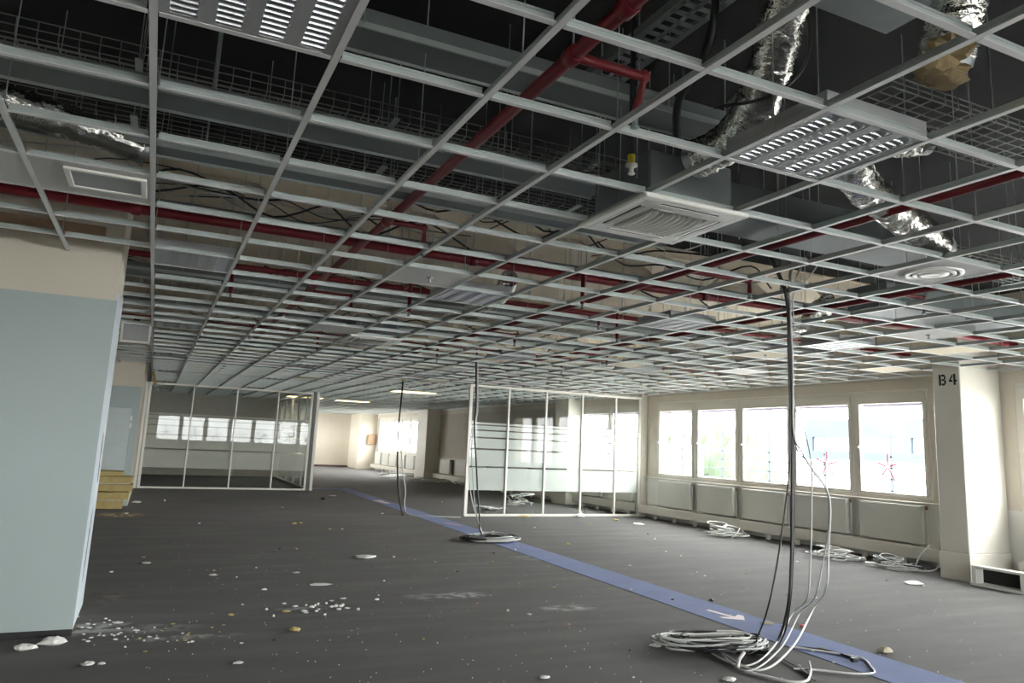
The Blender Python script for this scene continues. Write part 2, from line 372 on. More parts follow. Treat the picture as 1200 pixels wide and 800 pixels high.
# left side: wall, the near blue-grey clad pier, alcove end wall with door, room behind glass
wl = tag(MB().box(XL-.3, XL, YB-.3, 23, -.1, SL).build('wall_left', cream), 'cream left wall of the side bay hidden behind the pier', 'wall', kind='structure')
pier = empty('wall_pier', (-2.2, 7.1, 0), 'blue-grey clad wall pier with cream top at the left edge', 'wall', kind='structure')
PXR, PYN, PYF = -.365, 6.72, 7.62
wpart(MB().box(XL, PXR-.012, PYN+.012, PYF, .0, SL), 'core', cream, pier)
wpart(MB().box(XL, PXR, PYN, PYN+.0115, .05, 2.527), 'cladding_board', bluewall, pier)
wpart(MB().box(PXR-.0115, PXR, PYN+.012, PYF, .05, 2.6), 'side_board', blueedge, pier)
wpart(MB().box(XL, PXR-.003, PYN+.002, PYN+.0115, .0, .05), 'skirting', blackm, pier)
ch = MB(); rnd = random.Random(3)
for (y, z, w, h) in [(7.15,.55,.05,.2),(7.2,.78,.035,.12),(7.12,.42,.03,.1),(7.3,1.35,.06,.16),(7.34,1.15,.05,.12)]:
    n = 9; pts = [(y+w*rnd.uniform(.6,1.1)*math.cos(2*math.pi*i/n), z+h*rnd.uniform(.6,1.1)*math.sin(2*math.pi*i/n)) for i in range(n)]
    ch.prism(pts, 'x', PXR, PXR+.0015)
wpart(ch, 'chipped_patch', mat('raw_chip', (.16,.13,.12), .9, 0, .4, 30), pier)
ch = MB()
for (y, z, w, h) in [(7.35,1.28,.1,.05),(7.42,1.5,.14,.12),(7.3,.98,.06,.1),(7.45,2.55,.12,.2),(7.5,2.35,.08,.25)]:
    n = 9; pts = [(y+w*rnd.uniform(.5,1.1)*math.cos(2*math.pi*i/n), z+h*rnd.uniform(.5,1.1)*math.sin(2*math.pi*i/n)) for i in range(n)]
    ch.prism(pts, 'x', PXR, PXR+.001)
wpart(ch, 'plaster_patch', plaster, pier)
wa = empty('wall_alcove', (-2.2, 17.5, 0), 'blue-grey wall with cream top band holding the flush door', 'wall', kind='structure')
AY = 17.55
wpart(MB().box(XL, -.28, AY, 22.8, 0, SL), 'core', cream, wa); wpart(MB().box(XL, -.282, AY-.01, AY-.001, .0, 2.4), 'painted_dado', bluewall, wa)
dr = empty('door_1', (-.9, AY, 0), 'flush pale blue-grey door in the alcove wall behind the wool stack', 'door', kind='structure')
wpart(MB().bbox(-1.28, -.42, AY-.045, AY-.012, .01, 1.95, .004), 'leaf', mat('door_paint', (.48,.55,.55), .45), dr)
fr = MB(); fr.bbox(-.42,-.38,AY-.04,AY-.012,0,1.99,.003).bbox(-1.32,-1.28,AY-.04,AY-.012,0,1.99,.003).bbox(-1.28,-.42,AY-.04,AY-.012,1.95,1.99,.003); wpart(fr, 'door_frame', bluewall, dr)
for z in (.35, 1.55, 1.7): wpart(MB().bbox(-.43,-.395,AY-.06,AY-.046,z,z+.1,.003), 'hinge', whitel, dr)
rb = empty('wall_glass_room', (2, 30, 0), 'grey inner wall of the empty room behind the left glass', 'wall', kind='structure')
grey = mat('inner_wall_grey', (.6,.57,.52), .8)
wpart(MB().box(-.5, 4.0, 30, 30.2, 0, SL), 'face', grey, rb); wpart(MB().box(-.5, -.28, 22.801, 30, 0, SL), 'face', grey, rb); 
wq = empty('wall_far_left', (4.28, 36, 0), 'wall on the hidden left side of the far aisle, with windows added for light', 'wall', kind='structure')
wpart(MB().box(3.98, 4.28, 30, YF, 0, .94), 'apron', cream, wq); wpart(MB().box(3.98, 4.28, 30, YF, 2.7, SL), 'lintel', cream, wq)
wpart(MB().box(3.98, 4.28, 30, 36, .94, 2.7), 'infill_panel', cream, wq); wpart(MB().box(3.98, 4.28, 31.5+7*1.5, YF+.3, .94, 2.7), 'infill_panel', cream, wq)
for q in range(3, 7):  # unseen windows, added to bring more daylight into the far aisle
    wn += 1; window(wn, 'x', 4.28, 31.5+1.5*q, 33+1.5*q, 'unseen window added to light the far aisle from the left, %s along' % (ordw+['seventh'])[q], False, -1)

# ---------------------------------------------------------------- ceiling: soffit, beams, suspended grid
ceil = empty('ceiling', (0, 0, CE), 'stripped suspended ceiling grid hanging below the dark soffit, tiles removed', 'ceiling', kind='structure')
def cpart(mb, name, mt): return wpart(mb, name, mt, ceil)
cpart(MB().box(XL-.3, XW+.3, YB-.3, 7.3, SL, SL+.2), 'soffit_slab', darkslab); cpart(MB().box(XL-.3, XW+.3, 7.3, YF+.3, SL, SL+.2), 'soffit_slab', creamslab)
for by in [7.4+3.95*k for k in range(9)]:          # castellated beams with six-sided openings
    b = MB(); z0, z1 = 3.5, SL; zl, zh = 3.58, 3.9; per = 1.8; t = .03
    x = XL
    while x < XW:
        e = min(x+per, XW); w0, w1 = x+.3, x+1.5; m1, m2 = x+.55, x+1.25
        for pts in ([(x,z0),(e,z0),(e,zl),(x,zl)], [(x,zh),(e,zh),(e,z1),(x,z1)]): b.prism(pts, 'y', by-t, by+t)
        if e-x > 1.5:
            b.prism([(x,zl),(m1,zl),(w0,(zl+zh)/2),(m1,zh),(x,zh)], 'y', by-t, by+t); b.prism([(m2,zl),(e,zl),(e,zh),(m2,zh),(w1,(zl+zh)/2)], 'y', by-t, by+t)
        x = e
    b.box(XL, XW, by-.13, by+.13, z0-.03, z0)
    cpart(b, 'beam', creamslab)
X0, Y0, G = -.15, 2.606, .6
NI = range(-6, 19); J0, J1 = -14, 66
def gx(i): return X0+G*i
def gy(j): return Y0+G*j
FW, WH = .027, .036
yend = {}
def runner_mesh(y0, y1):
    b = MB(); b.box(-FW/2, FW/2, y0, y1, 0, .0025); return b
for i in NI:
    y0, y1 = YB+.02, YF-.02
    if i >= 17: y1 = 40.2
    segs = [(y0, y1)]
    if gx(i) < PXR: segs = [(y0, PYN-.01), (PYF+.01, AY-.02)]
    if gx(i) < 4 and gx(i) > PXR: segs = [(y0, 29.9)]
    elif 3.9 <= gx(i) <= 4.35: segs = [(y0, 29.9)]
    for (a, b_) in segs:
        r = cpart(MB().box(gx(i)-FW/2, gx(i)+FW/2, a, b_, CE, CE+.0025), 'main_runner', teem)
        w = MB().box(gx(i)-.0015, gx(i)+.0015, a, b_, CE+.0025, CE+WH).box(gx(i)-.004, gx(i)+.004, a, b_, CE+WH-.012, CE+WH)
        wo = wpart(w, 'runner_web', teeg, ceil); wo.parent = r; wo.location = (0,0,0)
tee = MB(); hx = G/2-.017
tee.box(-hx, hx, -FW/2, FW/2, .0005, .003)
tme_f = tee.mesh('tee_flange'); tme_f.materials.append(teem)
tw = MB(); hw = hx-.006
tw.box(-hw, hw, -.0015, .0015, .003, .037).box(-hw, hw, -.0045, .0045, .028, .037).box(-hw, hw, -.003, .003, .010, .014)
full = MB(); full.v = list(tee.v); full.f = list(tee.f); full.sm = list(tee.sm); full.add(tw.v, tw.f)
tme = bpy.data.meshes.new('cross_tee'); tme.from_pydata(full.v, [], full.f); tme.materials.append(teem); tme.materials.append(teeg)
for q in tme.polygons: q.material_index = 0 if q.index < len(tee.f) else 1
def cell_ok(x, y):
    if x < PXR and PYN-.05 < y < PYF+.05: return False
    if x < -.2 and y > AY-.05: return False
    if y > 29.9 and x < 4.35: return False
    if y > 40.2 and x > 9.9: return False
    return True
tees = []
for i in NI:
    for j in range(J0, J1+1):
        x, y = gx(i)+G/2, gy(j)
        if x > XW-.3 or y < YB+.1 or y > YF-.1 or not cell_ok(x, y): continue
        d = Vector((x, y, CE-HC)); c = d.dot(CF); vis = c > .1 and -40 < CX+F*d.dot(CR)/c < 1240 and CY-F*d.dot(CU)/c > -30
        tees.append((0 if vis else 1, d.length, x, y))
tees.sort()
for (nv, d, x, y) in tees[:300]:
    o = bpy.data.objects.new('cross_tee', tme); COL.objects.link(o); o.parent = ceil; o.location = (x, y, 0)
V = []; Fc = []; MI = []
for (nv, d, x, y) in tees[300:]:
    n = len(V); V += [(p[0]+x, p[1]+y, p[2]) for p in full.v]; Fc += [tuple(k+n for k in f) for f in full.f]; MI += [q.material_index for q in tme.polygons]
me = bpy.data.meshes.new('distant_cross_tee'); me.from_pydata(V, [], Fc); me.materials.append(teem); me.materials.append(teeg); me.polygons.foreach_set('material_index', MI)
o = obj('distant_cross_tee', me, None, ceil); o['kind'] = 'stuff'
# perimeter angles
cpart(MB().box(XW-.03, XW-.001, YB, 40.2, CE, CE+.003).box(XW-.004, XW-.001, YB, 40.2, CE, CE+.03), 'wall_angle', teem)
# hanger rods
rod = MB().tube([(0,0,0.03),(0,0,SL-CE)], .0032, 5); rme = rod.mesh('hanger_rod'); rme.materials.append(galv); rnd = random.Random(11)
for i in range(-4, 18):
    for k in range(0, 12):
        y = 1.1+1.2*k+.3*(i % 2)
        if not cell_ok(gx(i), y): continue
        o = bpy.data.objects.new('hanger_rod', rme); COL.objects.link(o); o.parent = ceil; o.location = (gx(i)+.006, y, 0)

# ---------------------------------------------------------------- ceiling lights
def make_light():
    r = empty('ceiling_light')
    H = .292; cs = [-.21, -.07, .07, .21]; tw_ = .042
    b = MB(); xs = [-H] + [q for c in cs for q in (c-tw_, c+tw_)] + [H]
    for k in range(0, len(xs), 2): b.box(xs[k], xs[k+1], -H, H, .004, .010)
    b.box(-H, H, -H, -H+.02, .004, .0101).box(-H, H, H-.02, H, .004, .0101)
    b.box(-H, H, -H, -H+.004, .01, .085).box(-H, H, H-.004, H, .01, .085).box(-H, -H+.004, -H, H, .01, .085).box(H-.004, H, -H, H, .01, .085).box(-H, H, -H, H, .085, .09)
    b.build('housing', panelg, r)
    rf = MB(); n = 8
    pts = [(-tw_+2*tw_*k/n, .008+.055*(1-((k-n/2)/(n/2))**2)) for k in range(n+1)]
    v = []
    for y in (-H+.02, H-.02): v += [(p, y, q) for p, q in pts]
    rf.add(v, [(k, k+1, n+2+k, n+1+k) for k in range(n)], True); rme = rf.mesh('reflector'); rme.materials.append(mirror)
    bl = MB(); K = 15
    for k in range(K):
        y = -H+.035+(2*H-.07)*k/(K-1)
        bl.add([(-tw_,y-.013,.042),(tw_,y-.013,.042),(tw_,y+.013,.042),(-tw_,y+.013,.042),(-tw_,y,.006),(tw_,y,.006)], [(0,1,2,3),(0,4,5,1),(2,5,4,3),(0,3,4),(1,5,2)])
    bme = bl.mesh('louvre_blade'); bme.materials.append(mat('louvre_blade_satin', (.5,.52,.55), .32, 1., .1, 60))
    for c in cs:
        o = obj('reflector', rme, None, r, (c,0,0)); obj('louvre_blade', bme, None, o)
    return r
lt0 = make_light(); first = True
cols = {0: 'row nearest the blue-grey pier', 4: 'second row from the pier', 8: 'row left of the blue floor strip', 12: 'row nearest the windows'}
cols = {0: 'row nearest the blue-grey pier', 4: 'second row from the pier', 8: 'third row from the pier', 12: 'row nearest the windows'}
for i in cols:
    for n, j in enumerate((-1, 6, 13, 20, 27, 34, 41, 48, 55)):
        if not cell_ok(gx(i)+.3, gy(j)+.3) or (i == 12 and n == 0): continue
        if (i, j) in ((8,27),(8,34)): continue
        o = lt0 if first else copy_tree(lt0); first = False
        o.location = (gx(i)+G/2, gy(j)+G/2, CE)
        nm = ['nearest', 'second', 'third', 'fourth', 'fifth', 'sixth', 'seventh', 'eighth', 'ninth'][n]
        tag(o, 'grey four-strip louvred ceiling light, %s in the %s' % (nm, cols[i]), 'ceiling light', 'louvred ceiling lights left in the grid')
# ceiling tiles still lying in the grid
tb = MB().bbox(-.291, .291, -.291, .291, .004, .022, .003); tme2 = tb.mesh('ceiling_tile'); tme3 = tme2.copy(); tme2.materials.append(tilem); tme3.materials.append(tilew)
def tile(i, j, label, warm=False, parts=None):
    if parts:
        r = empty('ceiling_tile', (gx(i)+.3, gy(j)+.3, CE), label, 'ceiling tile', 'tiles left in the ceiling grid'); obj('board', tme3 if warm else tme2, None, r)
        for nm, mb, mt in parts: mb.build(nm, mt, r)
        return r
    return tag(obj('ceiling_tile', tme3 if warm else tme2, None, None, (gx(i)+.3, gy(j)+.3, CE)), label, 'ceiling tile', 'tiles left in the ceiling grid')
def sprk():
    return ('sprinkler_head', MB().lathe([(.03,.003),(.028,-.003),(.012,-.006),(.008,-.03),(.02,-.034),(.02,-.036),(.003,-.04)], (0,0,0), 12), galv)
gr = MB()
for (x0,x1,y0,y1) in [(-.13,.27,-.22,-.19),(-.13,.27,.1,.13),(-.13,-.1,-.19,.1),(.24,.27,-.19,.1)]: gr.bbox(x0,x1,y0,y1,-.012,.003,.003)
tile(-1, 3, 'white ceiling tile with a framed inset panel above the blue-grey pier', parts=[('inset_frame', gr, plast), ('inset_panel', MB().box(-.1,.24,-.19,.1,-.004,.003), panelg)])
tile(-2, 3, 'plain white ceiling tile at the left edge beside the framed tile')
tile(3, 5, 'single white ceiling tile with a small sprinkler in mid ceiling', parts=[sprk()])
rd = MB()
for (a, b_, z) in ((.19,.165,0), (.14,.12,-.004), (.095,.0,-.006)): rd.lathe([(a,.003),(a,z-.008),(max(b_,.001),z-.012),(max(b_,.001),.003)], (0,0,0), 28)
tile(8, 1, 'white ceiling tile with a round air diffuser near the right edge', parts=[('diffuser', rd, plast)])
tile(3, 11, 'greyish ceiling tile left of the framed hatch in mid ceiling')
tile(12, 4, 'white ceiling tile with a sprinkler, near the B4 pillar', parts=[sprk()])
tile(12, 8, 'pinkish white tile with a sprinkler behind the main hanging cables', True, parts=[sprk()])
tile(14, 5, 'cream ceiling tile above the first window beyond the B4 pillar', True)
tile(11, 12, 'cream ceiling tile ahead of the frosted glass partition', True); tile(16, 8, 'cream tile by the window wall above the second window', True)
tile(8, 17, 'grey-white tile above the second hanging cable bundle'); tile(9, 22, 'cream tile above the left end of the frosted partition', True)
tile(14, 11, 'white ceiling tile close to the window wall before the partition'); tile(5, 25, 'pale tile over the aisle left of the third cable', True)
# two lit panels far down the aisle
lit = emit_mat('warm_lit_diffuser', (1, .78, .42), 1.1)
for (i, j, lab) in ((10, 29, 'warm lit ceiling panel right behind the third hanging cable'), (10, 41, 'warm lit ceiling panel farthest down the aisle'), (7, 40, 'warm lit ceiling panel over the aisle beside another lit one')):
    r = empty('lit_ceiling_panel', (gx(i)+.3, gy(j)+.3, CE), lab, 'ceiling light', 'lit panels over the far aisle')
    MB().bbox(-.29,.89,-.29,.29,.008,.08,.004).build('housing', whitel, r); MB().bbox(-.28,.88,-.28,.28,-.006,.0,.002).build('diffuser', lit, r)

# ---------------------------------------------------------------- air-conditioning cassette
def cassette(i, j, label, z=CE):
    r = empty('air_conditioner', (gx(i)+.3, gy(j)+.3, z), label, 'air conditioner')
    b = MB(); H = .355; s = .19; o = .235
    b.bbox(-H, H, -H, -.30, -.03, -.004, .008).bbox(-H, H, .30, H, -.03, -.004, .008).bbox(-H, -.30, -.30, .30, -.03, -.004, .008).bbox(.30, H, -.30, .30, -.03, -.004, .008)
    for a, c in ((-1,-1),(1,-1),(1,1),(-1,1)): b.box(*sorted((a*.30, a*.2)), *sorted((c*.30, c*.2)), -.03, -.004)
    for sg in (-1, 1):
        b.box(-.2,.2,*sorted((sg*.285, sg*.30)),-.03,-.004); b.box(*sorted((sg*.285, sg*.30)),-.2,.2,-.03,-.004)
        b.box(-.2,.2,*sorted((sg*.205, sg*.245)),-.03,-.004); b.box(*sorted((sg*.205, sg*.245)),-.2,.2,-.03,-.004)
    b.build('fascia', plast, r)
    d = MB()
    for sg in (-1,1):
        d.box(-.2,.2,*sorted((sg*.245, sg*.285)),-.027,-.02); d.box(*sorted((sg*.245, sg*.285)),-.2,.2,-.027,-.02)
    d.build('air_slot', darkm, r)
    for sg in (-1,1):
        MB().add([(-.195,sg*.248,-.034),(.195,sg*.248,-.034),(.195,sg*.266,-.031),(-.195,sg*.266,-.031),(-.195,sg*.248,-.0275),(.195,sg*.248,-.0275),(.195,sg*.266,-.0275),(-.195,sg*.266,-.0275)], [(0,1,2,3),(4,5,6,7),(0,1,5,4),(2,3,7,6)]).build('vane', plast, r)
        MB().add([(sg*.248,-.195,-.034),(sg*.248,.195,-.034),(sg*.266,.195,-.031),(sg*.266,-.195,-.031),(sg*.248,-.195,-.0275),(sg*.248,.195,-.0275),(sg*.266,.195,-.0275),(sg*.266,-.195,-.0275)], [(0,1,2,3),(4,5,6,7),(0,1,5,4),(2,3,7,6)]).build('vane', plast, r)
    g = MB(); g.box(-.2,.2,-.2,.2,-.022,-.018).bbox(-.2,.2,-.2,-.185,-.034,-.022,.003).bbox(-.2,.2,.185,.2,-.034,-.022,.003).bbox(-.2,-.185,-.185,.185,-.034,-.022,.003).bbox(.185,.2,-.185,.185,-.034,-.022,.003)
    gl = g.build('intake_grille', mat('grille_shadow_grey', (.42,.41,.38), .5), r)
    rb_ = MB()
    for k in range(10):                               # bowed ribs
        x = -.17+.34*k/9; pts = [(x+.035*math.cos(t*math.pi/2)-.018, .18*t, -.028) for t in [q/6 for q in range(-6,7)]]
        for a, c in zip(pts, pts[1:]): rb_.add([(a[0]-.007,a[1],-.022),(a[0]+.007,a[1],-.022),(c[0]+.007,c[1],-.022),(c[0]-.007,c[1],-.022),(a[0]-.003,a[1],-.046),(a[0]+.003,a[1],-.046),(c[0]+.003,c[1],-.046),(c[0]-.003,c[1],-.046)], [(4,5,6,7),(0,4,7,3),(1,2,6,5)])
    rb_.build('rib', plast, gl)
    MB().bbox(-.285,.285,-.285,.285,-.004,.27,.01).build('body', galvd, r)
    MB().bbox(.285,.36,-.1,.12,.05,.2,.01).build('connection_box', mat('teal_plastic', (.05,.3,.35), .5), r)
    for a in (-1,1):
        for c in (-1,1): MB().tube([(a*.31,c*.2,.12),(a*.31,c*.2,SL-CE)], .005, 6).build('hanger', galv, r)
    return r
cassette(4, 1, 'white square cassette air conditioner with curved grille in the ceiling')
cassette(4, 12, 'farther framed cassette air conditioner in the mid ceiling', CE)
hg = empty('access_hatch', (-.34, 11.1, CE-.08), 'hinged grey ceiling hatch hanging open beyond the blue-grey pier', 'hatch'); hg.rotation_euler = (math.radians(-48),0,0)
fr = MB()
for (x0,x1,y0,y1) in [(-.18,.18,-.18,-.15),(-.18,.18,.15,.18),(-.18,-.15,-.15,.15),(.15,.18,-.15,.15)]: fr.bbox(x0,x1,y0,y1,-.012,.012,.003)
fr.build('frame', plast, hg); MB().box(-.15,.15,-.15,.15,-.004,.004).build('panel', panelg, hg); MB().bbox(-.04,.04,-.2,-.18,-.01,.01,.003).build('hinge', darkm, hg)

# ---------------------------------------------------------------- services above the grid
def thing1(mb, name, mt, label, cat, group=None): return tag(mb.build(name, mt), label, cat, group)
def pipe(name, pts, r, label, drops=(), clamps=(), group='red sprinkler pipes above the grid', seg=12):
    root = empty(name, pts[0], label, 'sprinkler pipe', group); L = Vector(pts[0])
    wpart(MB().tube(pts, r, seg), 'pipe', redp, root)
    for (path, rr) in drops:
        wpart(MB().tube(path, rr, 10), 'branch', redp, root)
        for q in path[1:-1]: wpart(MB().lathe([(rr*.6,-rr*1.2),(rr*1.2,-rr*.5),(rr*1.25,0),(rr*1.2,rr*.5),(rr*.6,rr*1.2)], q, 10), 'elbow', redp, root)
        e = path[-1]; wpart(MB().lathe([(.012,0),(.012,-.03),(.02,-.045),(.02,-.048),(.004,-.05)], e, 10), 'sprinkler_head', galvd, root)
    for c, ax in clamps:
        wpart(MB().lathe([(r*1.12,-.035),(r*1.3,-.03),(r*1.3,.03),(r*1.12,.035)], c, 14, ax), 'coupling', redp, root)
        if c[2] < SL: wpart(MB().tube([(c[0],c[1],c[2]+r),(c[0],c[1],SL)], .005, 6), 'hanger', galv, root)
    return root
pipe('sprinkler_pipe', [(1.34,-2,3.06),(1.34,22,3.06)], .03, 'long red sprinkler main running down the hall between grid lines',
     drops=[([(1.34,2.44,3.06),(1.68,2.44,3.06),(1.68,2.5,2.905)], .022), ([(1.34,5.1,3.06),(1.62,5.1,3.06),(1.62,5.1,2.9)], .02), ([(1.34,8.1,3.06),(1.8,8.1,3.06),(1.8,8.1,2.9)], .02), ([(1.34,11.2,3.06),(1.1,11.2,3.06),(1.1,11.2,2.9)], .02)],
     clamps=[((1.34,2.05,3.06),'y'),((1.34,2.44,3.06),'y'),((1.34,5.1,3.06),'y'),((1.34,8.1,3.06),'y')])
pipe('sprinkler_pipe', [(-4,6.34,3.2),(10.6,6.36,3.2)], .04, 'thick red sprinkler pipe crossing the hall, nearest of the crossing pipes', clamps=[((-.3,6.34,3.2),'x'),((2.5,6.34,3.2),'x'),((5.2,6.34,3.2),'x')],
     drops=[([(3.6,6.34,3.2),(3.6,6.2,3.2),(3.6,6.2,2.9)], .02)])
pipe('sprinkler_pipe', [(-4,6.75,3.36),(10.6,6.75,3.36)], .026, 'thin red pipe just behind the thick crossing pipe')
pipe('sprinkler_pipe', [(-4,8.0,3.2),(10.6,8.0,3.2)], .03, 'red crossing pipe beyond the first cream beam', drops=[([(2.35,8.0,3.2),(2.35,7.75,3.2),(2.35,7.75,2.9)], .022), ([(.55,8.0,3.2),(.55,7.9,3.2),(.55,7.9,2.9)], .02), ([(5.1,8.0,3.2),(5.1,7.9,3.2),(5.1,7.9,2.9)], .02)])
pipe('sprinkler_pipe', [(3.86,-2,3.01),(3.86,21,3.01)], .024, 'thin red pipe along the hall passing right of the cassette unit', drops=[([(3.86,4.9,3.01),(4.5,4.9,3.01),(4.5,4.9,2.905)], .02), ([(3.86,9.2,3.01),(4.3,9.2,3.01),(4.3,9.2,2.905)], .02), ([(3.86,7.2,3.01),(4.4,7.2,3.01),(4.4,7.2,2.905)], .018)])
pipe('sprinkler_pipe', [(5.9,-2,3.01),(5.9,21,3.01)], .024, 'thin red pipe along the hall above the round diffuser', drops=[([(5.9,4.5,3.01),(6.18,4.5,3.01),(6.18,4.5,2.905)], .02), ([(5.9,10.2,3.01),(6.4,10.2,3.01),(6.4,10.2,2.905)], .02)])
pipe('sprinkler_pipe', [(1,16.6,2.99),(10.5,16.6,2.99)], .03, 'red crossing pipe just above the frosted partition head')
pipe('sprinkler_pipe', [(-4,12.2,3.15),(10.5,12.2,3.15)], .03, 'red crossing pipe in the middle of the hall', drops=[([(2.2,12.2,3.15),(2.2,12.05,3.15),(2.2,12.05,2.905)], .02), ([(4.2,12.2,3.15),(4.2,12.05,3.15),(4.2,12.05,2.905)], .02), ([(6.6,12.2,3.15),(6.6,12.05,3.15),(6.6,12.05,2.905)], .02)])

def basket(x0, x1, y0, w, z, h, label, axis='x'):
    """wire mesh cable tray along x (or along y when axis='y', x0/x1 then being the run)"""
    b = MB(); t = .0028
    def W(a0, a1, c0, c1, z0, z1):
        b.box(a0, a1, c0, c1, z0, z1) if axis == 'x' else b.box(c0, c1, a0, a1, z0, z1)
    n = max(3, int(w/.06))
    for k in range(n+1): c = y0+w*k/n; W(x0, x1, c-t, c+t, z-t, z+t)
    for c in (y0, y0+w):
        for q in (.5, 1): W(x0, x1, c-t, c+t, z+h*q-t, z+h*q+t)
    a = x0
    while a <= x1:
        W(a-t, a+t, y0, y0+w, z-t, z+t)
        for c in (y0, y0+w): W(a-t, a+t, c-t, c+t, z, z+h)
        a += .1
    r = empty('cable_tray', ((x0+x1)/2 if axis == 'x' else y0+w/2, y0+w/2 if axis == 'x' else (x0+x1)/2, z), label, 'cable tray', 'wire basket cable trays')
    wpart(b, 'wire_mesh', wirem, r); a = x0+.7; L = Vector(r.location)
    while a < x1:
        bk = MB()
        if axis == 'x': bk.box(a-.02, a+.02, y0-.06, y0+w+.06, z-.012, z-.004)
        else: bk.box(y0-.06, y0+w+.06, a-.02, a+.02, z-.012, z-.004)
        wpart(bk, 'bracket', galv, r)
        for c in (y0-.05, y0+w+.05): wpart(MB().tube([(a,c,z-.01),(a,c,SL)] if axis == 'x' else [(c,a,z-.01),(c,a,SL)], .0035, 5), 'hanger', galv, r)
        a += 1.5
    return r
basket(-4, 3.4, 4.56, .3, 3.58, .1, 'wire basket cable tray crossing highest at the upper left')
basket(-4, 3.3, 4.78, .5, 3.33, .06, 'wide wire basket tray lying below the highest basket')
basket(2.0, 7.5, 3.9, .45, 3.25, .06, 'wire basket tray behind the cassette unit on the right')
basket(3.0, 7.5, 2.3, .4, 3.3, .06, 'wire basket tray at the right edge above the louvred light')
basket(-4, 9, 9.3, .45, 3.2, .06, 'wire basket tray crossing beyond the first cream beam')
basket(-4, 10, 13.2, .45, 3.2, .06, 'wire basket tray crossing in the middle of the hall')
basket(7.9, 40, 7.9, .4, 3.2, .06, 'long wire basket tray running down the window side', 'y')
def trunk(x0, x1, y0, y1, z0, z1, label, mt=galvd, lips=True, name='cable_trunking'):
    r = empty(name, ((x0+x1)/2, (y0+y1)/2, z0), label, 'trunking' if name == 'cable_trunking' else 'duct')
    wpart(MB().bbox(x0, x1, y0, y1, z0, z1, .004), 'channel', mt, r)
    if lips:
        wpart(MB().box(x0, x1, y0-.012, y0-.001, z0-.012, z0+.02), 'lip', teeg, r); wpart(MB().box(x0, x1, y1+.001, y1+.012, z0-.012, z0+.02), 'lip', teeg, r)
    x = x0+.5
    while x < x1:
        for y in (y0-.03, y1+.03): wpart(MB().tube([(x,y,z0),(x,y,SL)], .0035, 5), 'hanger', galv, r)
        x += 1.8
    return r
trunk(.2, 3.1, 3.40, 3.64, 3.5, 3.6, 'grey steel trunking crossing at the top, ribbed edges, nearest')
trunk(-4, 2.5, 3.98, 4.22, 3.2, 3.27, 'wide flat grey trunking crossing behind the third cross row')
trunk(-4, 3.4, 4.5, 4.68, 3.1, 3.16, 'narrow grey trunking crossing behind the fourth cross row')
trunk(-4, 9.5, 6.45, 6.62, 3.28, 3.34, 'grey tray running between the two crossing red pipes')
trunk(-4, 9.5, 8.5, 8.9, 3.15, 3.22, 'grey flat trunking crossing past the first cream beam')
trunk(-4, 9.5, 10.4, 10.7, 3.1, 3.2, 'grey trunking crossing ahead of the second cream beam')
trunk(-4, 9.5, 14.2, 14.5, 3.1, 3.2, 'grey trunking crossing well ahead of the partition')
trunk(-4, 9.5, 18.2, 18.6, 3.1, 3.2, 'grey trunking crossing above the far aisle')
trunk(1.5, 2.75, 1.86, 2.12, 3.4, 3.62, 'grey rectangular air duct at the upper right', mt=galv, lips=False, name='air_duct')
trunk(3.2, 5.2, 3.7, 4.1, 3.08, 3.3, 'flat grey air duct right of the cassette unit', mt=galvd, lips=False, name='air_duct')
trunk(6.6, 9.0, 5.2, 5.7, 3.1, 3.35, 'grey air duct above the tile near the B4 pillar', mt=galvd, lips=False, name='air_duct')
# perforated tray running along the hall
pt = empty('perforated_tray', (2.2, 2.6, 3.7), 'slotted perforated steel cable tray at top centre', 'cable tray')
wpart(MB().box(2.09,2.1,.5,3.85,3.7,3.75).box(2.31,2.32,.5,3.85,3.7,3.75).box(2.1,2.125,.5,3.85,3.7,3.704).box(2.285,2.31,.5,3.85,3.7,3.704).box(2.19,2.215,.5,3.85,3.7,3.704), 'tray_rail', galv, pt)
y = .55
while y < 3.8: wpart(MB().box(2.1,2.31,y,y+.035,3.7,3.704), 'tray_rung', galv, pt); y += .075
# flexible foil ducts
def duct(pts, r, label, n=26, wob=.012):
    P_ = spline(pts, n); rnd = random.Random(len(label)); nr = {}
    def rf(i, k):
        key = (i//3, k//3)
        if key not in nr: nr[key] = rnd.uniform(-1,1)
        return r*(1+.045*(1 if i % 2 else -1)) + wob*nr[key]*.6 + rnd.uniform(-.003,.003)
    root = empty('flexible_duct', pts[0], label, 'duct', 'silver foil flexible ducts')
    wpart(MB().tube(P_, r, 26, True, rf), 'foil_sleeve', foil, root)
    e = P_[-1]; d = (P_[-1]-P_[-4]).normalized()
    wpart(MB().tube([e-d*.03, e+d*.03], r*1.03, 20), 'collar', galv, root)
    return root
duct([(2.12,1.75,3.98),(2.22,2.05,3.7),(2.35,2.35,3.42),(2.44,2.55,3.24),(2.52,2.85,3.13),(2.5,3.1,3.1)], .1, 'silver foil duct dropping beside the cassette unit, top right')
duct([(-1.8,4.2,3.2),(-1.2,4.32,3.14),(-.7,4.42,3.12),(-.25,4.62,3.1)], .085, 'crumpled foil duct end at the upper left edge')
duct([(3.0,2.6,3.25),(3.5,2.92,3.12),(4.0,3.1,3.08),(4.5,3.28,3.07),(4.9,3.42,3.05)], .1, 'foil duct lying diagonally toward the round diffuser')
duct([(2.75,1.6,3.95),(2.7,1.65,3.6),(2.66,1.72,3.3),(2.68,1.8,3.12)], .1, 'foil duct hanging at the top right corner with torn wool')
duct([(2.6,2.9,3.35),(3.0,3.0,3.3),(3.4,2.9,3.3),(3.9,2.8,3.4)], .085, 'straight silver duct behind the right louvred light')
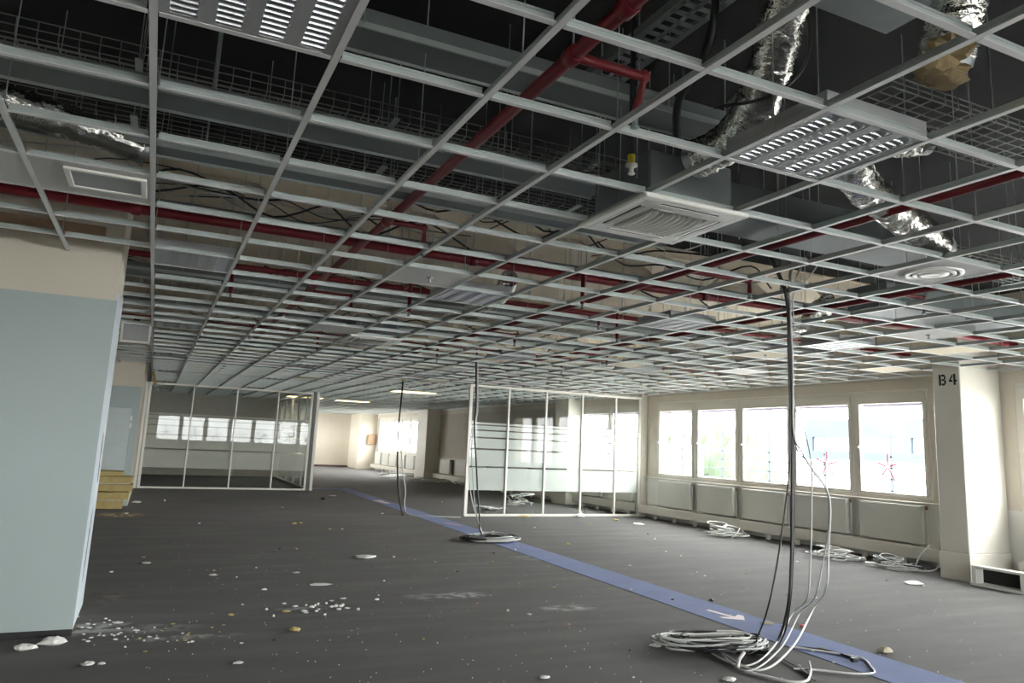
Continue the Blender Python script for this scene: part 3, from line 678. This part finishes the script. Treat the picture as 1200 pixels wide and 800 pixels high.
duct([(3.0,6.6,3.15),(3.2,7.3,3.1),(3.25,8.1,3.12)], .09, 'short foil duct beyond the second row louvred light')
duct([(6.2,5.6,3.15),(6.7,6.2,3.12),(7.1,6.9,3.15)], .09, 'foil duct above the grid behind the main hanging cables')
# torn wool lump
rnd = random.Random(5); wl_ = MB()
for k in range(7): wl_.rock((2.62+.08*rnd.uniform(-1,1), 1.76+.05*rnd.uniform(-1,1), 2.97+.03*k/2+rnd.uniform(-.02,.02)), .09, .07, .09, rnd, 9)
thing1(wl_, 'insulation_scrap', woolb, 'torn yellow-brown mineral wool hanging at the top right', 'insulation')
# sprinkler on a dropper with yellow band, beside the cassette
s = empty('sprinkler_drop', (2.1,3.15,CE), 'black sprinkler dropper with yellow band left of the cassette', 'sprinkler')
wpart(MB().tube([(2.1,3.15,3.95),(2.1,3.15,3.02)], .016, 10), 'pipe', blackm, s); wpart(MB().lathe([(.02,0),(.02,.05)], (2.1,3.15,3.0), 12), 'band', yellowm, s)
wpart(MB().lathe([(.03,.0),(.032,-.012),(.014,-.016),(.012,-.045),(.02,-.05),(.018,-.056),(.004,-.06)], (2.1,3.15,3.0), 14), 'sprinkler_head', alu, s)
# loose black and grey wires above the grid, bunched
def cable(pts, r, mt, label, group, n=9, seg=7, cat='cable'):
    return tag(MB().tube(spline(pts, n), r, seg).build('cable', mt), label, cat, group)
rnd = random.Random(21)
VG = 'slack wires above the grid'
where = ['beyond the framed tile', 'over the near crossing pipes on the left', 'near the sprinkler main', 'left of the cassette unit', 'beyond the cassette unit', 'near the main hanging point', 'right of the main hanging point', 'past the mid ceiling tile', 'beyond the second pier-side light', 'by the farther cassette', 'over the window side row', 'behind the farther cassette', 'over the blue strip', 'close to the windows', 'far down the pier side', 'far down the window side']
spots = [(-.9,5.9),(.2,6.0),(1.0,6.1),(2.2,5.2),(3.1,5.4),(4.4,5.9),(5.4,6.8),(1.8,8.6),(.3,9.0),(3.4,9.8),(6.2,8.6),(2.6,11.2),(4.9,10.8),(7.6,9.4),(1.2,13),(6.8,12.6)]
for k, (x, y) in enumerate(spots):
    for q in range(3):
        a = Vector((x, y, 3.05)); pts = [a + Vector((t*.45+rnd.uniform(-.05,.05)-.9, rnd.uniform(-.2,.2), .12+.16*abs(math.sin(t*1.4+q))+rnd.uniform(0,.12))) for t in range(6)]
        cable(pts, (.005,.007,.009)[q], (blackm, cabg, blackm)[q], '%s slack wire above the grid %s' % (('thin black', 'grey', 'thick black')[q], where[k]), VG, 5, 5)
cable([(2.05,2.4,3.9),(2.12,2.55,3.4),(2.1,2.75,3.2),(2.2,2.9,3.05)], .02, blackm, 'thick black cable drooping beside the foil duct at top', VG)
cable([(2.3,2.2,3.8),(2.42,2.25,3.3),(2.3,2.35,3.1),(2.1,2.5,3.05)], .008, blackm, 'thin black cable curling over the foil duct', VG)

# ---------------------------------------------------------------- glass partitions
def partition(y, xs, label, h, fm_=None):
    r = empty('glass_partition', ((xs[0]+xs[-1])/2, y, 0), label, 'glass partition')
    x0, x1 = xs[0], xs[-1]
    wpart(MB().bbox(x0, x1, y-.035, y+.035, 0, .05, .004), 'bottom_rail', alu, r); wpart(MB().bbox(x0, x1, y-.035, y+.035, h-.05, h, .004), 'top_rail', alu, r)
    for k, x in enumerate(xs):
        w = .035 if k in (0, len(xs)-1) else .02
        xx = min(max(x, x0+w), x1-w); wpart(MB().bbox(xx-w, xx+w, y-.03, y+.03, .05, h-.05, .004), 'post', alu, r)
    for a, b in zip(xs, xs[1:]):
        p = wpart(MB().box(a+.02, b-.02, y-.005, y+.005, .05, h-.05), 'pane', partglass, r)
        for (z0, z1) in ((.55,1.03),(1.065,1.415),(1.45,1.665),(1.695,1.825),(1.855,1.94),(1.965,2.01)):
            f = MB().box(a+.024, b-.024, y+.0055, y+.0065, z0, z1); L = Vector(r.location); f.v = [tuple(Vector(q)-L) for q in f.v]; f.build('frosted_strip', fm_ or film, p)
    return r
gp = partition(15.477, [6.2, 7.16, 8.11, 9.07, 10.0, 10.92-.2], 'frosted glass partition with five white-framed panes beside the windows', 2.83)
PG2 = partition(22.855, [-.2, .93, 2.08, 3.21, 4.2], 'left glass partition mirroring a row of windows beyond the wool stack', 2.82, film2)
cp = empty('corner_post', (4.3, 22.86, 0), 'white and grey end post closing the left glass partition', 'post')
wpart(MB().bbox(4.2, 4.29, 22.8, 22.91, 0, 2.85, .004), 'grey_face', mat('post_grey', (.16,.165,.15), .5), cp); wpart(MB().bbox(4.29, 4.37, 22.79, 22.92, 0, 2.85, .004), 'white_post', alu, cp)
sg = empty('side_glazing', (4.3, 26, 0), 'glazed side wall of the room behind the left partition', 'glass partition')
wpart(MB().bbox(4.26, 4.34, 22.93, 29.98, 0, .05, .004), 'bottom_rail', alu, sg); wpart(MB().bbox(4.26, 4.34, 22.93, 29.98, 2.8, 2.85, .004), 'top_rail', alu, sg)
for k in range(5):
    y = 22.93+7.05/5*k; wpart(MB().box(4.295, 4.305, y+.03, y+1.38, .05, 2.8), 'pane', partglass, sg); wpart(MB().bbox(4.27, 4.33, y+1.38, y+1.41+.03 if k < 4 else y+1.41, .05, 2.8, .004), 'post', alu, sg)
tag(MB().bbox(-.3,-.215,22.75,22.83,0,2.82,.004).build('door_jamb', alu), 'white jamb between the alcove wall and left glass partition', 'jamb')

# ---------------------------------------------------------------- radiators
def make_radiator(w):
    r = empty('radiator'); b = MB(); h = .56; d = .1
    b.bbox(-d, -d+.022, 0, w, 0, h, .008); b.bbox(-.022, 0, 0, w, 0, h, .008); b.build('panel', radm, r)
    MB().bbox(-d, 0, -.004, w+.004, h, h+.012, .003).build('top_grille', radm, r)
    MB().bbox(-d+.022, -.022, 0, .012, .01, h, .003).build('side_cover', whitel, r); MB().bbox(-d+.022, -.022, w-.012, w, .01, h, .003).build('side_cover', whitel, r)
    MB().tube([(-.05,-.06,-.1),(-.05,-.06,h-.05),(-.05,-.002,h-.05)], .009, 7).build('feed_pipe', whitel, r)
    v = MB().lathe([(.018,0),(.02,.01),(.02,.05),(.014,.06)], (-.05,-.06,h-.04), 10).build('valve', mat('valve_brown', (.2,.1,.07), .5), r)
    MB().tube([(-.05,-.06,.06),(-.05,-.001,.06)], .009, 7).build('return_pipe', whitel, r)
    return r
ra0 = make_radiator(1.12); used = False
rows = [([8.02+1.4*k for k in range(5)], 'white panel radiator under the %s window beyond the B4 pillar'), ([.0-.4+1.43*k for k in range(5)], 'white panel radiator before the B4 pillar, %s along the wall'),
        ([15.8,17.25], 'radiator behind the frosted partition, %s beyond it'), ([20+1.7*k for k in range(6)], 'radiator under the dark panelled wall, %s from the partition side'), ([31.75+1.37*k for k in range(6)], 'bright far radiator under the %s window of the far bay')]
for ys, lab in rows:
    for k, y in enumerate(ys):
        o = copy_tree(ra0) if used else ra0; used = True
        o.location = (XW-.075, y, .315); tag(o, lab % ordw[k], 'radiator', 'panel radiators along the window wall')

# ---------------------------------------------------------------- floor strip with arrows
st = empty('carpet_strip', (5.2, 12, 0), 'blue carpet walkway strip running down the floor with white arrows', 'carpet strip')
def strip_l(y): return 4.87 + (5.32-4.87)*(y-3.9)/(23.4-3.9)
def strip_r(y): return 5.42 + (5.72-5.42)*(y-3.8)/(24.0-3.8)
S = MB(); ys = [-4+1.0*k for k in range(28)] + [24.05]
v = []
for y in ys:
    for x in (strip_l(y), strip_r(y)): v += [(x, y, .0), (x, y, .004)]
f = []
for k in range(len(ys)-1):
    a = 4*k; b = a+4; f += [(a+1,a+3,b+3,b+1), (a,a+1,b+1,b), (a+3,a+2,b+2,b+3)]
S.add(v, f); wpart(S, 'runner', bluec, st)
wpart(MB().box(4.4, strip_l(23.6)-.002, 23.5, 24.0, .0, .004), 'side_branch', bluec, st)
def arrow(c, ang, L, w=.06, name='arrow'):
    a = MB(); d = Vector((math.cos(ang), math.sin(ang))); n = Vector((-d.y, d.x)); c = Vector(c)
    def q(t, s): p = c+d*t+n*s; return (p.x, p.y)
    a.prism([q(-L/2,-w/2), q(L/2-.12,-w/2), q(L/2-.12,w/2), q(-L/2,w/2)], 'z', .0042, .0055)
    a.prism([q(L/2-.2,-.13), q(L/2-.14,-.14), q(L/2,0), q(L/2-.13,0)], 'z', .0042, .0056); a.prism([q(L/2-.13,0), q(L/2,0), q(L/2-.14,.14), q(L/2-.2,.13)], 'z', .0042, .0056)
    return wpart(a, name, arrowm, st)
p0, p1 = pz(829,715,0), pz(873,727,0); dv = p1-p0; arrow(((p0.x+p1.x)/2, (p0.y+p1.y)/2), math.atan2(dv.y, dv.x), dv.length*1.0, .05)
p0, p1 = pz(440,586,0), pz(456,590,0); dv = p1-p0; arrow(((p0.x+p1.x)/2, (p0.y+p1.y)/2), math.atan2(dv.y, dv.x)+math.pi, dv.length*.9, .12)
p0, p1 = pz(522,613,0), pz(540,616,0); pk = MB(); rnd = random.Random(9)
for k in range(5):
    q = p0.lerp(p1, k/5); pk.prism([(q.x-.02,q.y-.16),(q.x+.03,q.y-.14),(q.x+.05,q.y+.16),(q.x,q.y+.15)], 'z', .0042, .0052)
wpart(pk, 'faded_marking', mat('faded_pink', (.45,.25,.36), .8, 0, .3, 20), st)

# ---------------------------------------------------------------- hanging cables and coils
def trace(pix, y, dz=0): return [py(u, v, y) for u, v in pix]
def fl_(pix, z=.012): return [pz(u, v, z) for u, v in pix]
def coil(c, rx, ry, turns, rnd, z=.01, dz=.012, ang=0., squash=.12, start=0.):
    out = []; n = int(turns*12)
    ox, oy = rnd.uniform(-.05,.05), rnd.uniform(-.03,.03); kx, ky = rnd.uniform(.75,1.1), rnd.uniform(.7,1.15)
    for k in range(n+1):
        a = start+2*math.pi*k/12; wob = 1+squash*math.sin(a*1.7+ox*40)
        x = rx*kx*wob*math.cos(a); yv = ry*ky*wob*math.sin(a)
        out.append(Vector((c[0]+ox+x*math.cos(ang)-yv*math.sin(ang), c[1]+oy+x*math.sin(ang)+yv*math.cos(ang), z+dz*k/12+.008*math.sin(a*3+ox*30))))
    return out
MGp = 'main hanging cable bundle in front of the windows'
YM = 4.62; CM = pz(836,760,0); AM = -.35
rnd = random.Random(31)
top = [(pz(917,318,3.25)), pz(919,330,3.0)]
ca = trace([(921,345),(924,400),(927,460),(928,520),(928,600),(927,660),(924,705)], YM) + [pz(914,745,.1), pz(898,764,.03)]
cable([Vector((4.4,4.7,3.4))] + ca + coil(CM, .3, .17, 2.2, rnd, .015, .016, AM), .011, blackm, 'thickest black cable of the main hanging bundle, coiled on the floor', MGp)
cb = trace([(923,345),(926,400),(929,460),(930,520),(930,600),(929,660),(926,705)], YM+.02) + [pz(918,745,.1), pz(902,764,.03)]
cable([Vector((4.45,4.72,3.4))] + cb + coil(CM, .36, .2, 1.6, rnd, .03, .014, AM, start=.6), .008, blackm, 'black cable hugging the thickest one in the main bundle', MGp)
cc = trace([(920,345),(924,430),(926,500),(925,550),(918,610),(909,670),(899,715)], YM-.03) + [pz(888,745,.12), pz(876,766,.02)]
cable([Vector((4.42,4.62,3.3))] + cc + coil(CM, .25, .14, 1.5, rnd, .04, .012, AM, start=2), .0065, blackm, 'thin black cable slanting left out of the main bundle', MGp)
wpaths = [('white cable bowing out beside the main bundle, straightest one', [(925,345),(927,420),(930,470),(937,490),(947,520),(951,550),(951,600),(950,650),(946,700)], YM+.03, [(930,738),(905,766),(872,780)], .0065, cabw),
          ('white cable kinked above the main coil, outermost right', [(926,345),(929,430),(930,505),(940,530),(955,555),(968,572),(973,595),(971,640),(968,690)], YM-.02, [(955,730),(930,762),(890,785)], .008, cabw),
          ('pale grey cable swinging right of the main bundle', [(924,345),(928,430),(931,515),(945,540),(962,562),(971,585),(970,625),(963,665),(955,700)], YM, [(938,738),(915,765),(876,786)], .0065, cabg)]
for lab, px_, y, flp, rr, mt in wpaths:
    b = trace(px_, y); e = fl_(flp); e[0].z = .16; e[1].z = .05
    cable([b[0]+Vector((.1,.05,.35))] + b + e + coil(CM, .33+rnd.uniform(-.05,.08), .19, 2.4, rnd, .02, .02, AM, start=4.5), rr, mt, lab, MGp)
for k, lab in enumerate(['white cable coil lying lowest in the main floor pile', 'white cable coil lying on top of the main floor pile', 'grey cable coil in the main floor pile under the arrow', 'black cable coil tangled through the main floor pile', 'thin white wire looping over the main floor pile']):
    c = coil(CM, [.4,.34,.38,.3,.27][k], [.2,.17,.22,.18,.24][k], [3.2,3,2.6,2,1.6][k], rnd, [.01,.06,.035,.05,.07][k], .014, AM, .16, k*1.3)
    cable(c, [.009,.009,.008,.006,.004][k], [cabw,cabw,cabg,blackm,cabw][k], lab, MGp)
cable(fl_([(873,786),(905,794),(930,799),(946,797),(950,787)]) + [pz(948,775,.05)], .009, cabw, 'white cable end curling up in front of the main coil', MGp)
cable(fl_([(925,757),(960,762),(990,767),(1012,772),(1020,780),(1024,788),(1000,789),(960,785),(930,783)]), .007, cabw, 'white cable loop reaching right across the blue strip', MGp)
cable(fl_([(935,758),(965,761),(985,766),(1000,771)]), .008, blackm, 'black cable stub lying across the blue strip', MGp)
cable(fl_([(915,770),(940,785),(955,797)]), .006, blackm, 'short black wire on the carpet right of the main coil', MGp)
thing1(MB().bbox(-.03,.03,-.02,.02,0,.03,.006), 'cable_plug', blackm, 'small black plug at the end of the stub on the blue strip', 'plug').location = pz(1001,775,.004)
thing1(MB().tube([pz(864,782,.015), pz(866,772,.06), pz(872,764,.1)], .014, 9), 'cable_end', cabw, 'thick white cut cable end poking up from the main coil', 'cable')
for k, lab in enumerate(['black cable loop on the right of the main floor pile', 'loose black wire curling left out of the main floor pile', 'grey flat cable loop at the back of the main floor pile']):
    cable(coil(CM, [.28,.36,.4][k], [.2,.16,.2][k], [2,1.4,2][k], rnd, [.06,.08,.05][k], .014, AM, .25, k*2.+1), [.007,.005,.009][k], [blackm,blackm,cabg][k], lab, MGp)
# loose white tails at the hanging point
for k, (a, b, c) in enumerate([((945,300),(935,322),(926,345)), ((938,310),(932,330),(925,350)), ((962,305),(948,325),(930,345)), ((930,300),(928,320),(924,350))]):
    cable([pz(*a, 3.25), pz(*b, 3.02), py(*c, YM), py(c[0]+1, c[1]+40, YM)], .005, cabw, 'white wire tail above the hanging point of the main bundle', 'wire tails at the main hanging point', 6, 6)
G2n = 'second hanging cable bundle by the partition'; Y2 = 11.9; C2 = pz(577,633,0)
for k, (px_, rr, mt, lab) in enumerate([([(558,430),(558,470),(556,500),(558,540),(560,580),(562,605)], .014, blackm, 'black cable of the second hanging bundle'), ([(560,430),(559,475),(558,490),(552,510),(549,540),(552,580),(560,610)], .009, cabw, 'white cable bowing left in the second hanging bundle'),
                                    ([(560,430),(560,480),(556,495),(553,520),(554,560),(558,600)], .008, cabg, 'grey cable of the second hanging bundle')]):
    b = trace(px_, Y2); cable([b[0]+Vector((0,0,.3))] + b + [pz(566,627,.06)] + coil(C2, .4, .3, 2.2, rnd, .02, .02, 0, .2, k*2), rr, mt, lab, G2n)
for k in range(3):
    cable(coil(C2, .42-.06*k, .32, 2, rnd, .02+.02*k, .015, .2, .2, k*2.1), .012, [cabw, blackm, cabg][k], ['white coil flat on the floor under the second bundle', 'black coil flat on the floor under the second bundle', 'grey coil flat on the floor under the second bundle'][k], G2n)
G3 = 'third hanging cable pair over the aisle'; Y3 = 16.1
cable([pz(472,443,CE+.2)] + trace([(472,448),(470,470),(467,500),(466,530),(466,560),(469,590)], Y3) + fl_([(472,603)]), .018, blackm, 'black cable hanging farthest, over the aisle', G3)
cable(trace([(470,520),(472,550),(475,575),(474,592)], Y3) + fl_([(480,603),(510,605),(540,606)]), .014, cabw, 'white cable beside the farthest hanging cable, trailing to the partition', G3)
tag(MB().bbox(4.9,4.98,16.32,16.4,CE-.02,CE+.01,.004).build('junction_box', woolm), 'yellowish junction plate where the farthest cable hangs', 'junction box')
# tangles by the window wall
def tangle(c, sx, sy, n, label, group, mts, seed, h=.1, r=.009):
    rn = random.Random(seed)
    for k in range(n):
        pts = coil((c[0]+rn.uniform(-.3,.3)*sx, c[1]+rn.uniform(-.3,.3)*sy), sx*rn.uniform(.3,.65), sy*rn.uniform(.3,.65), rn.uniform(1,1.9), rn, rn.uniform(.01,.05), h*.3, rn.uniform(0,6), .3, rn.uniform(0,6))
        if k % 3 == 0:
            for i, p in enumerate(pts): p.z += h*max(0, math.sin(i/len(pts)*math.pi))
        cable(pts, r*rn.uniform(.8,1.3), rn.choice(mts), label, group, 4, 6)
tangle((10.05,11.6), .42, .55, 9, 'white cable looped in the tangle under the third window', 'white cable tangle by the radiators', [cabw,cabw,cabg], 4, .16)
tangle((9.85,8.9), .3, .55, 6, 'cable looped in the far half of the tangle by the B4 pillar', 'cable tangle before the B4 pillar', [cabw,cabg,cabg], 5, .09)
tangle((10.0,7.95), .3, .55, 9, 'cable looped in the near half of the tangle by the B4 pillar', 'cable tangle before the B4 pillar', [cabw,cabg,blackm], 6, .1)
cable([Vector(p) for p in ((10.1,7.7,.03),(10.05,7.55,.25),(10.1,7.4,.4),(10.12,7.3,.33),(10.08,7.35,.08),(9.95,7.7,.02))], .01, cabw, 'white cable arching up against the B4 pillar foot', 'cable tangle before the B4 pillar')
rn = random.Random(77)
for k, (u, v, lab) in enumerate([(1003,657,'white trunking offcut in the tangle, left end'), (1026,664,'white socket block in the middle of the tangle'), (1052,668,'long white trunking offcut near the B4 pillar'), (974,645,'upright white connector at the left of the tangle')]):
    p = pz(u, v, .0); o = thing1(MB().bbox(-.14,.14,-.05,.05,0,.06,.006), 'trunking_offcut', cabw, lab, 'offcut'); o.location = p; o.rotation_euler.z = rn.uniform(-1.2,-.5)
tangle((8.9,18.3), .7, .5, 7, 'white cable looped on the floor behind the frosted glass', 'cables behind the frosted glass', [cabw,cabw,cabg], 8, .22, .011)
tangle((7.4,16.9), .6, .3, 5, 'white cable lying flat just behind the frosted glass', 'cables flat behind the frosted glass', [cabw], 9, .05, .011)
tangle((10.0,33), .5, 1.6, 7, 'pale cable strewn below the far windows', 'cables below the far windows', [cabw,cabg], 10, .08, .014)
tangle((10.0,28.5), .4, 1.2, 6, 'dim cable strewn below the dark panelled wall', 'cables below the dark panels', [cabw,cabg], 12, .1, .014)

# ---------------------------------------------------------------- mineral wool boards
rn = random.Random(2); z = 0
labs = ['lowest yellow mineral wool board of the stack by the alcove', 'second lowest yellow wool board of the stack', 'middle yellow wool board of the stack', 'fourth yellow wool board of the stack', 'topmost yellow wool board of the stack, narrower']
for k, (x0, x1, t) in enumerate([(-1.25,-.36,.17), (-1.22,-.27,.16), (-1.2,-.22,.15), (-1.25,-.24,.14), (-1.2,-.4,.10)]):
    b = MB(); n = 8; y0, y1 = 16.7+rn.uniform(-.04,.05), 17.28
    prof = []
    for s_ in range(n+1): prof.append((x0+(x1-x0)*s_/n, z+.004+rn.uniform(0,.012)))
    for s_ in range(n, -1, -1): prof.append((x0+(x1-x0)*s_/n+rn.uniform(-.01,.01), z+t-.006+rn.uniform(-.012,.004)))
    b.prism(prof, 'y', y0, y1)
    r = empty('wool_board', ((x0+x1)/2, 17, z), labs[k], 'insulation', 'stack of mineral wool boards'); wpart(b, 'board', woolm, r)
    if k in (1, 3): wpart(MB().box(x0+.02, x1-.03, y0-.003, y0-.001, z, z+.01), 'facing_foil', whitel, r)
    z += t

# ---------------------------------------------------------------- debris
def deb(u, v, wpx, hpx, mt, label, group='debris on the carpet', cat='debris', seed=0, name='debris_chunk', flat=.5):
    p = pz(u, v, 0); d = (p-Vector((0,0,HC))).length; w = wpx/F*d/2; rn_ = random.Random(u*31+v+seed)
    b = MB().rock((0,0,0), w, w*rn_.uniform(.6,1.1), max(.006, hpx/F*d*flat), rn_)
    o = b.build(name, mt); o.location = (p.x, p.y, .0005); return tag(o, label, cat, group)
yel = woolm; wht = plaster
for (u, v, w, h, mt, lab) in [(428,653,24,5,wht,'flat white plaster flake left of the second cable coil'), (345,739,12,8,yel,'yellow wool crumb below the plaster scatter'), (103,779,13,6,wht,'white plaster lump in the lower left corner'), (119,778,7,4,wht,'small white lump beside the lower left plaster lump'),
        (279,777,10,4,wht,'white plaster chip alone near the bottom edge'), (638,794,13,4,wht,'white chip at the bottom centre edge'), (1070,684,22,6,wht,'white plaster lump on the carpet before the B4 pillar'), (1038,764,16,10,mat('tan_wool', (.5,.44,.33), .95, 0, .2, 20, .8, 60),'tan wool tuft right of the blue strip'),
        (900,731,14,5,mat('tan_wool', (.5,.44,.33)),'beige crumpled scrap on the blue strip'), (940,734,6,5,mat('red_plastic', (.5,.02,.03), .4),'small red plastic cap right of the hanging cables'), (834,704,8,5,blackm,'black rubber bit beside the arrow'), (788,703,4,3,blackm,'tiny black bit on the blue strip'),
        (614,606,16,4,yel,'yellow wool scrap at the foot of the frosted partition'), (722,610,9,4,yel,'yellow wool bit near the partition right end'), (748,614,14,3,wht,'pale paper scrap on the carpet before the radiators'), (768,757,14,4,wht,'white chip just left of the main coil'), (855,797,16,6,wht,'white chip at the bottom edge under the main coil'),
        (172,660,10,3,wht,'white sliver left of centre on the dark carpet'), (250,674,9,3,wht,'longish white flake mid left'), (347,671,8,2,wht,'thin pale sliver mid floor'), (310,691,7,3,wht,'white chip above the plaster scatter'), (168,653,5,2,yel,'ochre crumb near the pier'), (138,730,12,3,wht,'white plaster flake in the dust by the pier'),
        (270,721,9,4,yel,'yellow crumb in the middle left floor'), (335,717,9,4,yel,'yellow crumb left of the plaster scatter'), (577,659,4,3,yel,'ochre crumb right of the flat plaster flake'), (666,732,5,3,mat('brick_bit', (.4,.2,.12), .9),'reddish crumb on the open carpet'), (559,707,4,2,mat('brick_bit', (.4,.2,.12)),'small reddish crumb at the dust smear'),
        (666,638,6,4,yel,'yellowish crumb right of the second coil'), (649,689,4,3,yel,'tiny yellow crumb left of the blue strip'), (375,685,24,2,wht,'thin pale strip lying across the carpet'), (390,581,10,2,wht,'pale sliver near the left partition end'), (378,585,6,4,blackm,'dark crumb before the left partition end'), (345,614,7,4,yel,'yellowish crumb before the left partition'), (352,613,5,3,yel,'second yellowish crumb before the left partition'),
        (595,716,4,4,wht,'white crumb on open carpet mid right'), (620,720,6,3,wht,'white chip on open carpet right of centre'), (160,589,9,4,wht,'white crumpled foil bit by the wool stack'), (442,703,6,4,wht,'white crumb left of the dust smear')]:
    deb(u, v, w, h, mt, lab)
# plaster lumps below the pier, and the scatter at mid left
for k, (dx, s_, lab) in enumerate([(-.47,.09,'large white plaster lump at the foot of the blue-grey pier'), (-.62,.07,'white plaster lump at the left edge below the pier')]):
    o = MB().rock((0,0,0), s_, s_*.6, s_*.6, random.Random(k), 9).build('plaster_lump', plaster); o.location = (dx, 6.5-.1*k, 0); tag(o, lab, 'debris', 'plaster lumps by the pier')
rn = random.Random(17)
for k in range(26):
    deb(rn.gauss(385,22), rn.gauss(712,5), rn.uniform(2.5,7), rn.uniform(2,5), wht, 'white plaster crumb in the dense scatter left of centre', 'white plaster scatter left of centre', seed=k, name='plaster_crumb')
for k in range(30):
    deb(rn.gauss(125,30), rn.gauss(737,9), rn.uniform(1.5,5), rn.uniform(1.5,3), wht, 'white plaster crumb in the dust at the pier foot', 'plaster crumbs at the pier foot', seed=k, name='plaster_crumb')
for k in range(22):
    deb(rn.gauss(215,40), rn.gauss(745,8), rn.uniform(1.5,5), rn.uniform(1.5,3), rn.choice((wht,yel)), 'pale crumb in the dust trail right of the pier', 'crumbs in the dust trail', seed=k, name='plaster_crumb')
for k in range(75):
    v = 585+215*rn.random()**1.3; deb(rn.uniform(130,1120), v, rn.uniform(1.5,4.5), rn.uniform(1.5,3), rn.choice((wht,wht,yel,wht,blackm)), 'tiny crumb scattered loosely on the open carpet', 'loose crumbs on the carpet', seed=k, name='debris_crumb') if True else None
rn = random.Random(19); dust = MB()
for k in range(420):
    u, v = rn.uniform(80,1180), 575+225*rn.random()
    p = pz(u, v, 0)
    if not (-.3 < p.x < 10.4 and p.y < 21): continue
    s_ = rn.uniform(.002,.006); dust.add([(p.x-s_,p.y-s_,.0005),(p.x+s_,p.y-s_*.6,.0005),(p.x+s_*.3,p.y+s_,.0005),(p.x,p.y,.006)], [(0,1,3),(1,2,3),(2,0,3),(0,2,1)])
tag(dust.build('grit', plaster), 'fine pale grit strewn thinly over the whole carpet', 'grit', kind='stuff')
tag(MB().bbox(-.03,.03,-.02,.02,0,.13,.01).rock((0,0,0),.12,.09,.1,random.Random(4),9).build('foam_blob', whitel), 'white foam blob at the foot of the frosted partition', 'debris').location = (*pz(680,606,0).xy, 0)
# timber batten and torn board by the alcove ceiling
o = MB().bbox(-.03,.03,-.4,.4,-.02,.02,.004).build('timber_batten', mat('pine', (.5,.36,.16), .7)); o.location = (-.1,19.5,2.77); o.rotation_euler = (.5,0,.15); tag(o, 'yellow timber batten hanging from the grid near the left partition', 'batten')
o = MB().bbox(-.2,.2,-.2,.2,-.02,.02,.01).build('torn_board', brownm); o.location = (-.55,16.3,2.99); o.rotation_euler = (.1,.1,.3); tag(o, 'brown torn board lying over the grid by the alcove', 'board')
o = MB().bbox(-.6,.25,-.02,.02,-.06,.06,.004).build('timber_blocking', brownm); o.location = (-.75,6.6,3.02); tag(o, 'brown timber blocking above the cream top of the pier', 'blocking')

# ---------------------------------------------------------------- outside the windows
def mat_out(name, *a, **k):
    M = mat(name, *a, **k); M.node_tree.nodes['Principled BSDF'].inputs['Specular IOR Level'].default_value = 0; return M
gd = tag(MB().box(XW+.3, 140, -60, 120, -.6, -.5).build('ground_outside', mat_out('pale_paving', (.45,.45,.44), .9, 0, .08, .5)), 'pale sunlit paving outside the windows', 'ground', kind='structure')
tag(MB().box(-60, XW+.3, -90, YB-.3, -.6, -.5).build('ground_rear', mat_out('pale_paving', (.45,.45,.44))), 'pale paving outside the rear windows', 'ground', kind='structure')
bd = empty('building_outside', (38, 16, -.5), 'blue-grey office building seen through the windows by the B4 pillar', 'building')
bm = mat_out('blue_facade', (.05,.063,.076), .6, 0, .15, .4)
wpart(MB().box(36, 50, 4, 34.5, -.5, 1.55), 'plinth', mat_out('pale_plinth', (.3,.31,.32), .9), bd)
wpart(MB().box(36, 50, 4, 34.5, 1.55, 2.05), 'base_wall', bm, bd); wpart(MB().box(36, 50, 4, 34.5, 2.85, 3.85), 'upper_wall', bm, bd)
for k in range(10): wpart(MB().box(36, 50, 4+3.33*k, 4.5+3.33*k, 2.05, 2.85), 'pier', bm, bd)
for k in range(9): wpart(MB().box(36.2, 36.3, 4.5+3.33*k, 7.33+3.33*k, 2.05, 2.85), 'window_pane', mat_out('pale_blind', (.3,.31,.32), .9), bd)
tag(MB().bbox(27.5, 27.8, 34, 66, -.5, 2.0, .02).build('garden_wall', mat_out('white_render', (.5,.5,.49), .9)), 'low white wall standing in front of the hedge outside', 'wall')
hgm = mat_out('hedge_leaves', (.06,.08,.052), .8, 0, .5, 3, 1., 12); rn = random.Random(41)
hedge = MB()
for k in range(26): hedge.rock((30+rn.uniform(-.3,.3), 32+1.2*k, -.5), 1.0, 1.0, 3.3+rn.uniform(-.3,.3), rn, 10)
tag(hedge.build('hedge', hgm), 'clipped green hedge seen pale through the far windows', 'hedge')
fc = empty('fence', (24, 30, -.5), 'thin metal fence rails outside the windows', 'fence'); fm = mat_out('fence_grey', (.045,.05,.055), .9)
for z in (.5, .9, 1.3, 1.7): wpart(MB().box(24,24.04,4,62,z,z+.05), 'rail', fm, fc)
for k in range(20): wpart(MB().box(24,24.06,4+3*k,4.08+3*k,-.5,2.6), 'post', fm, fc)
lp = empty('street_lamp', (33, 22.3, -.5), 'slim street lamp before the blue-grey building', 'lamp'); wpart(MB().tube([(33,22.3,-.5),(33,22.3,4.4)], .07, 8), 'pole', fm, lp); wpart(MB().bbox(32.4,33.1,22.2,22.4,4.35,4.45,.03), 'lamp_head', fm, lp)
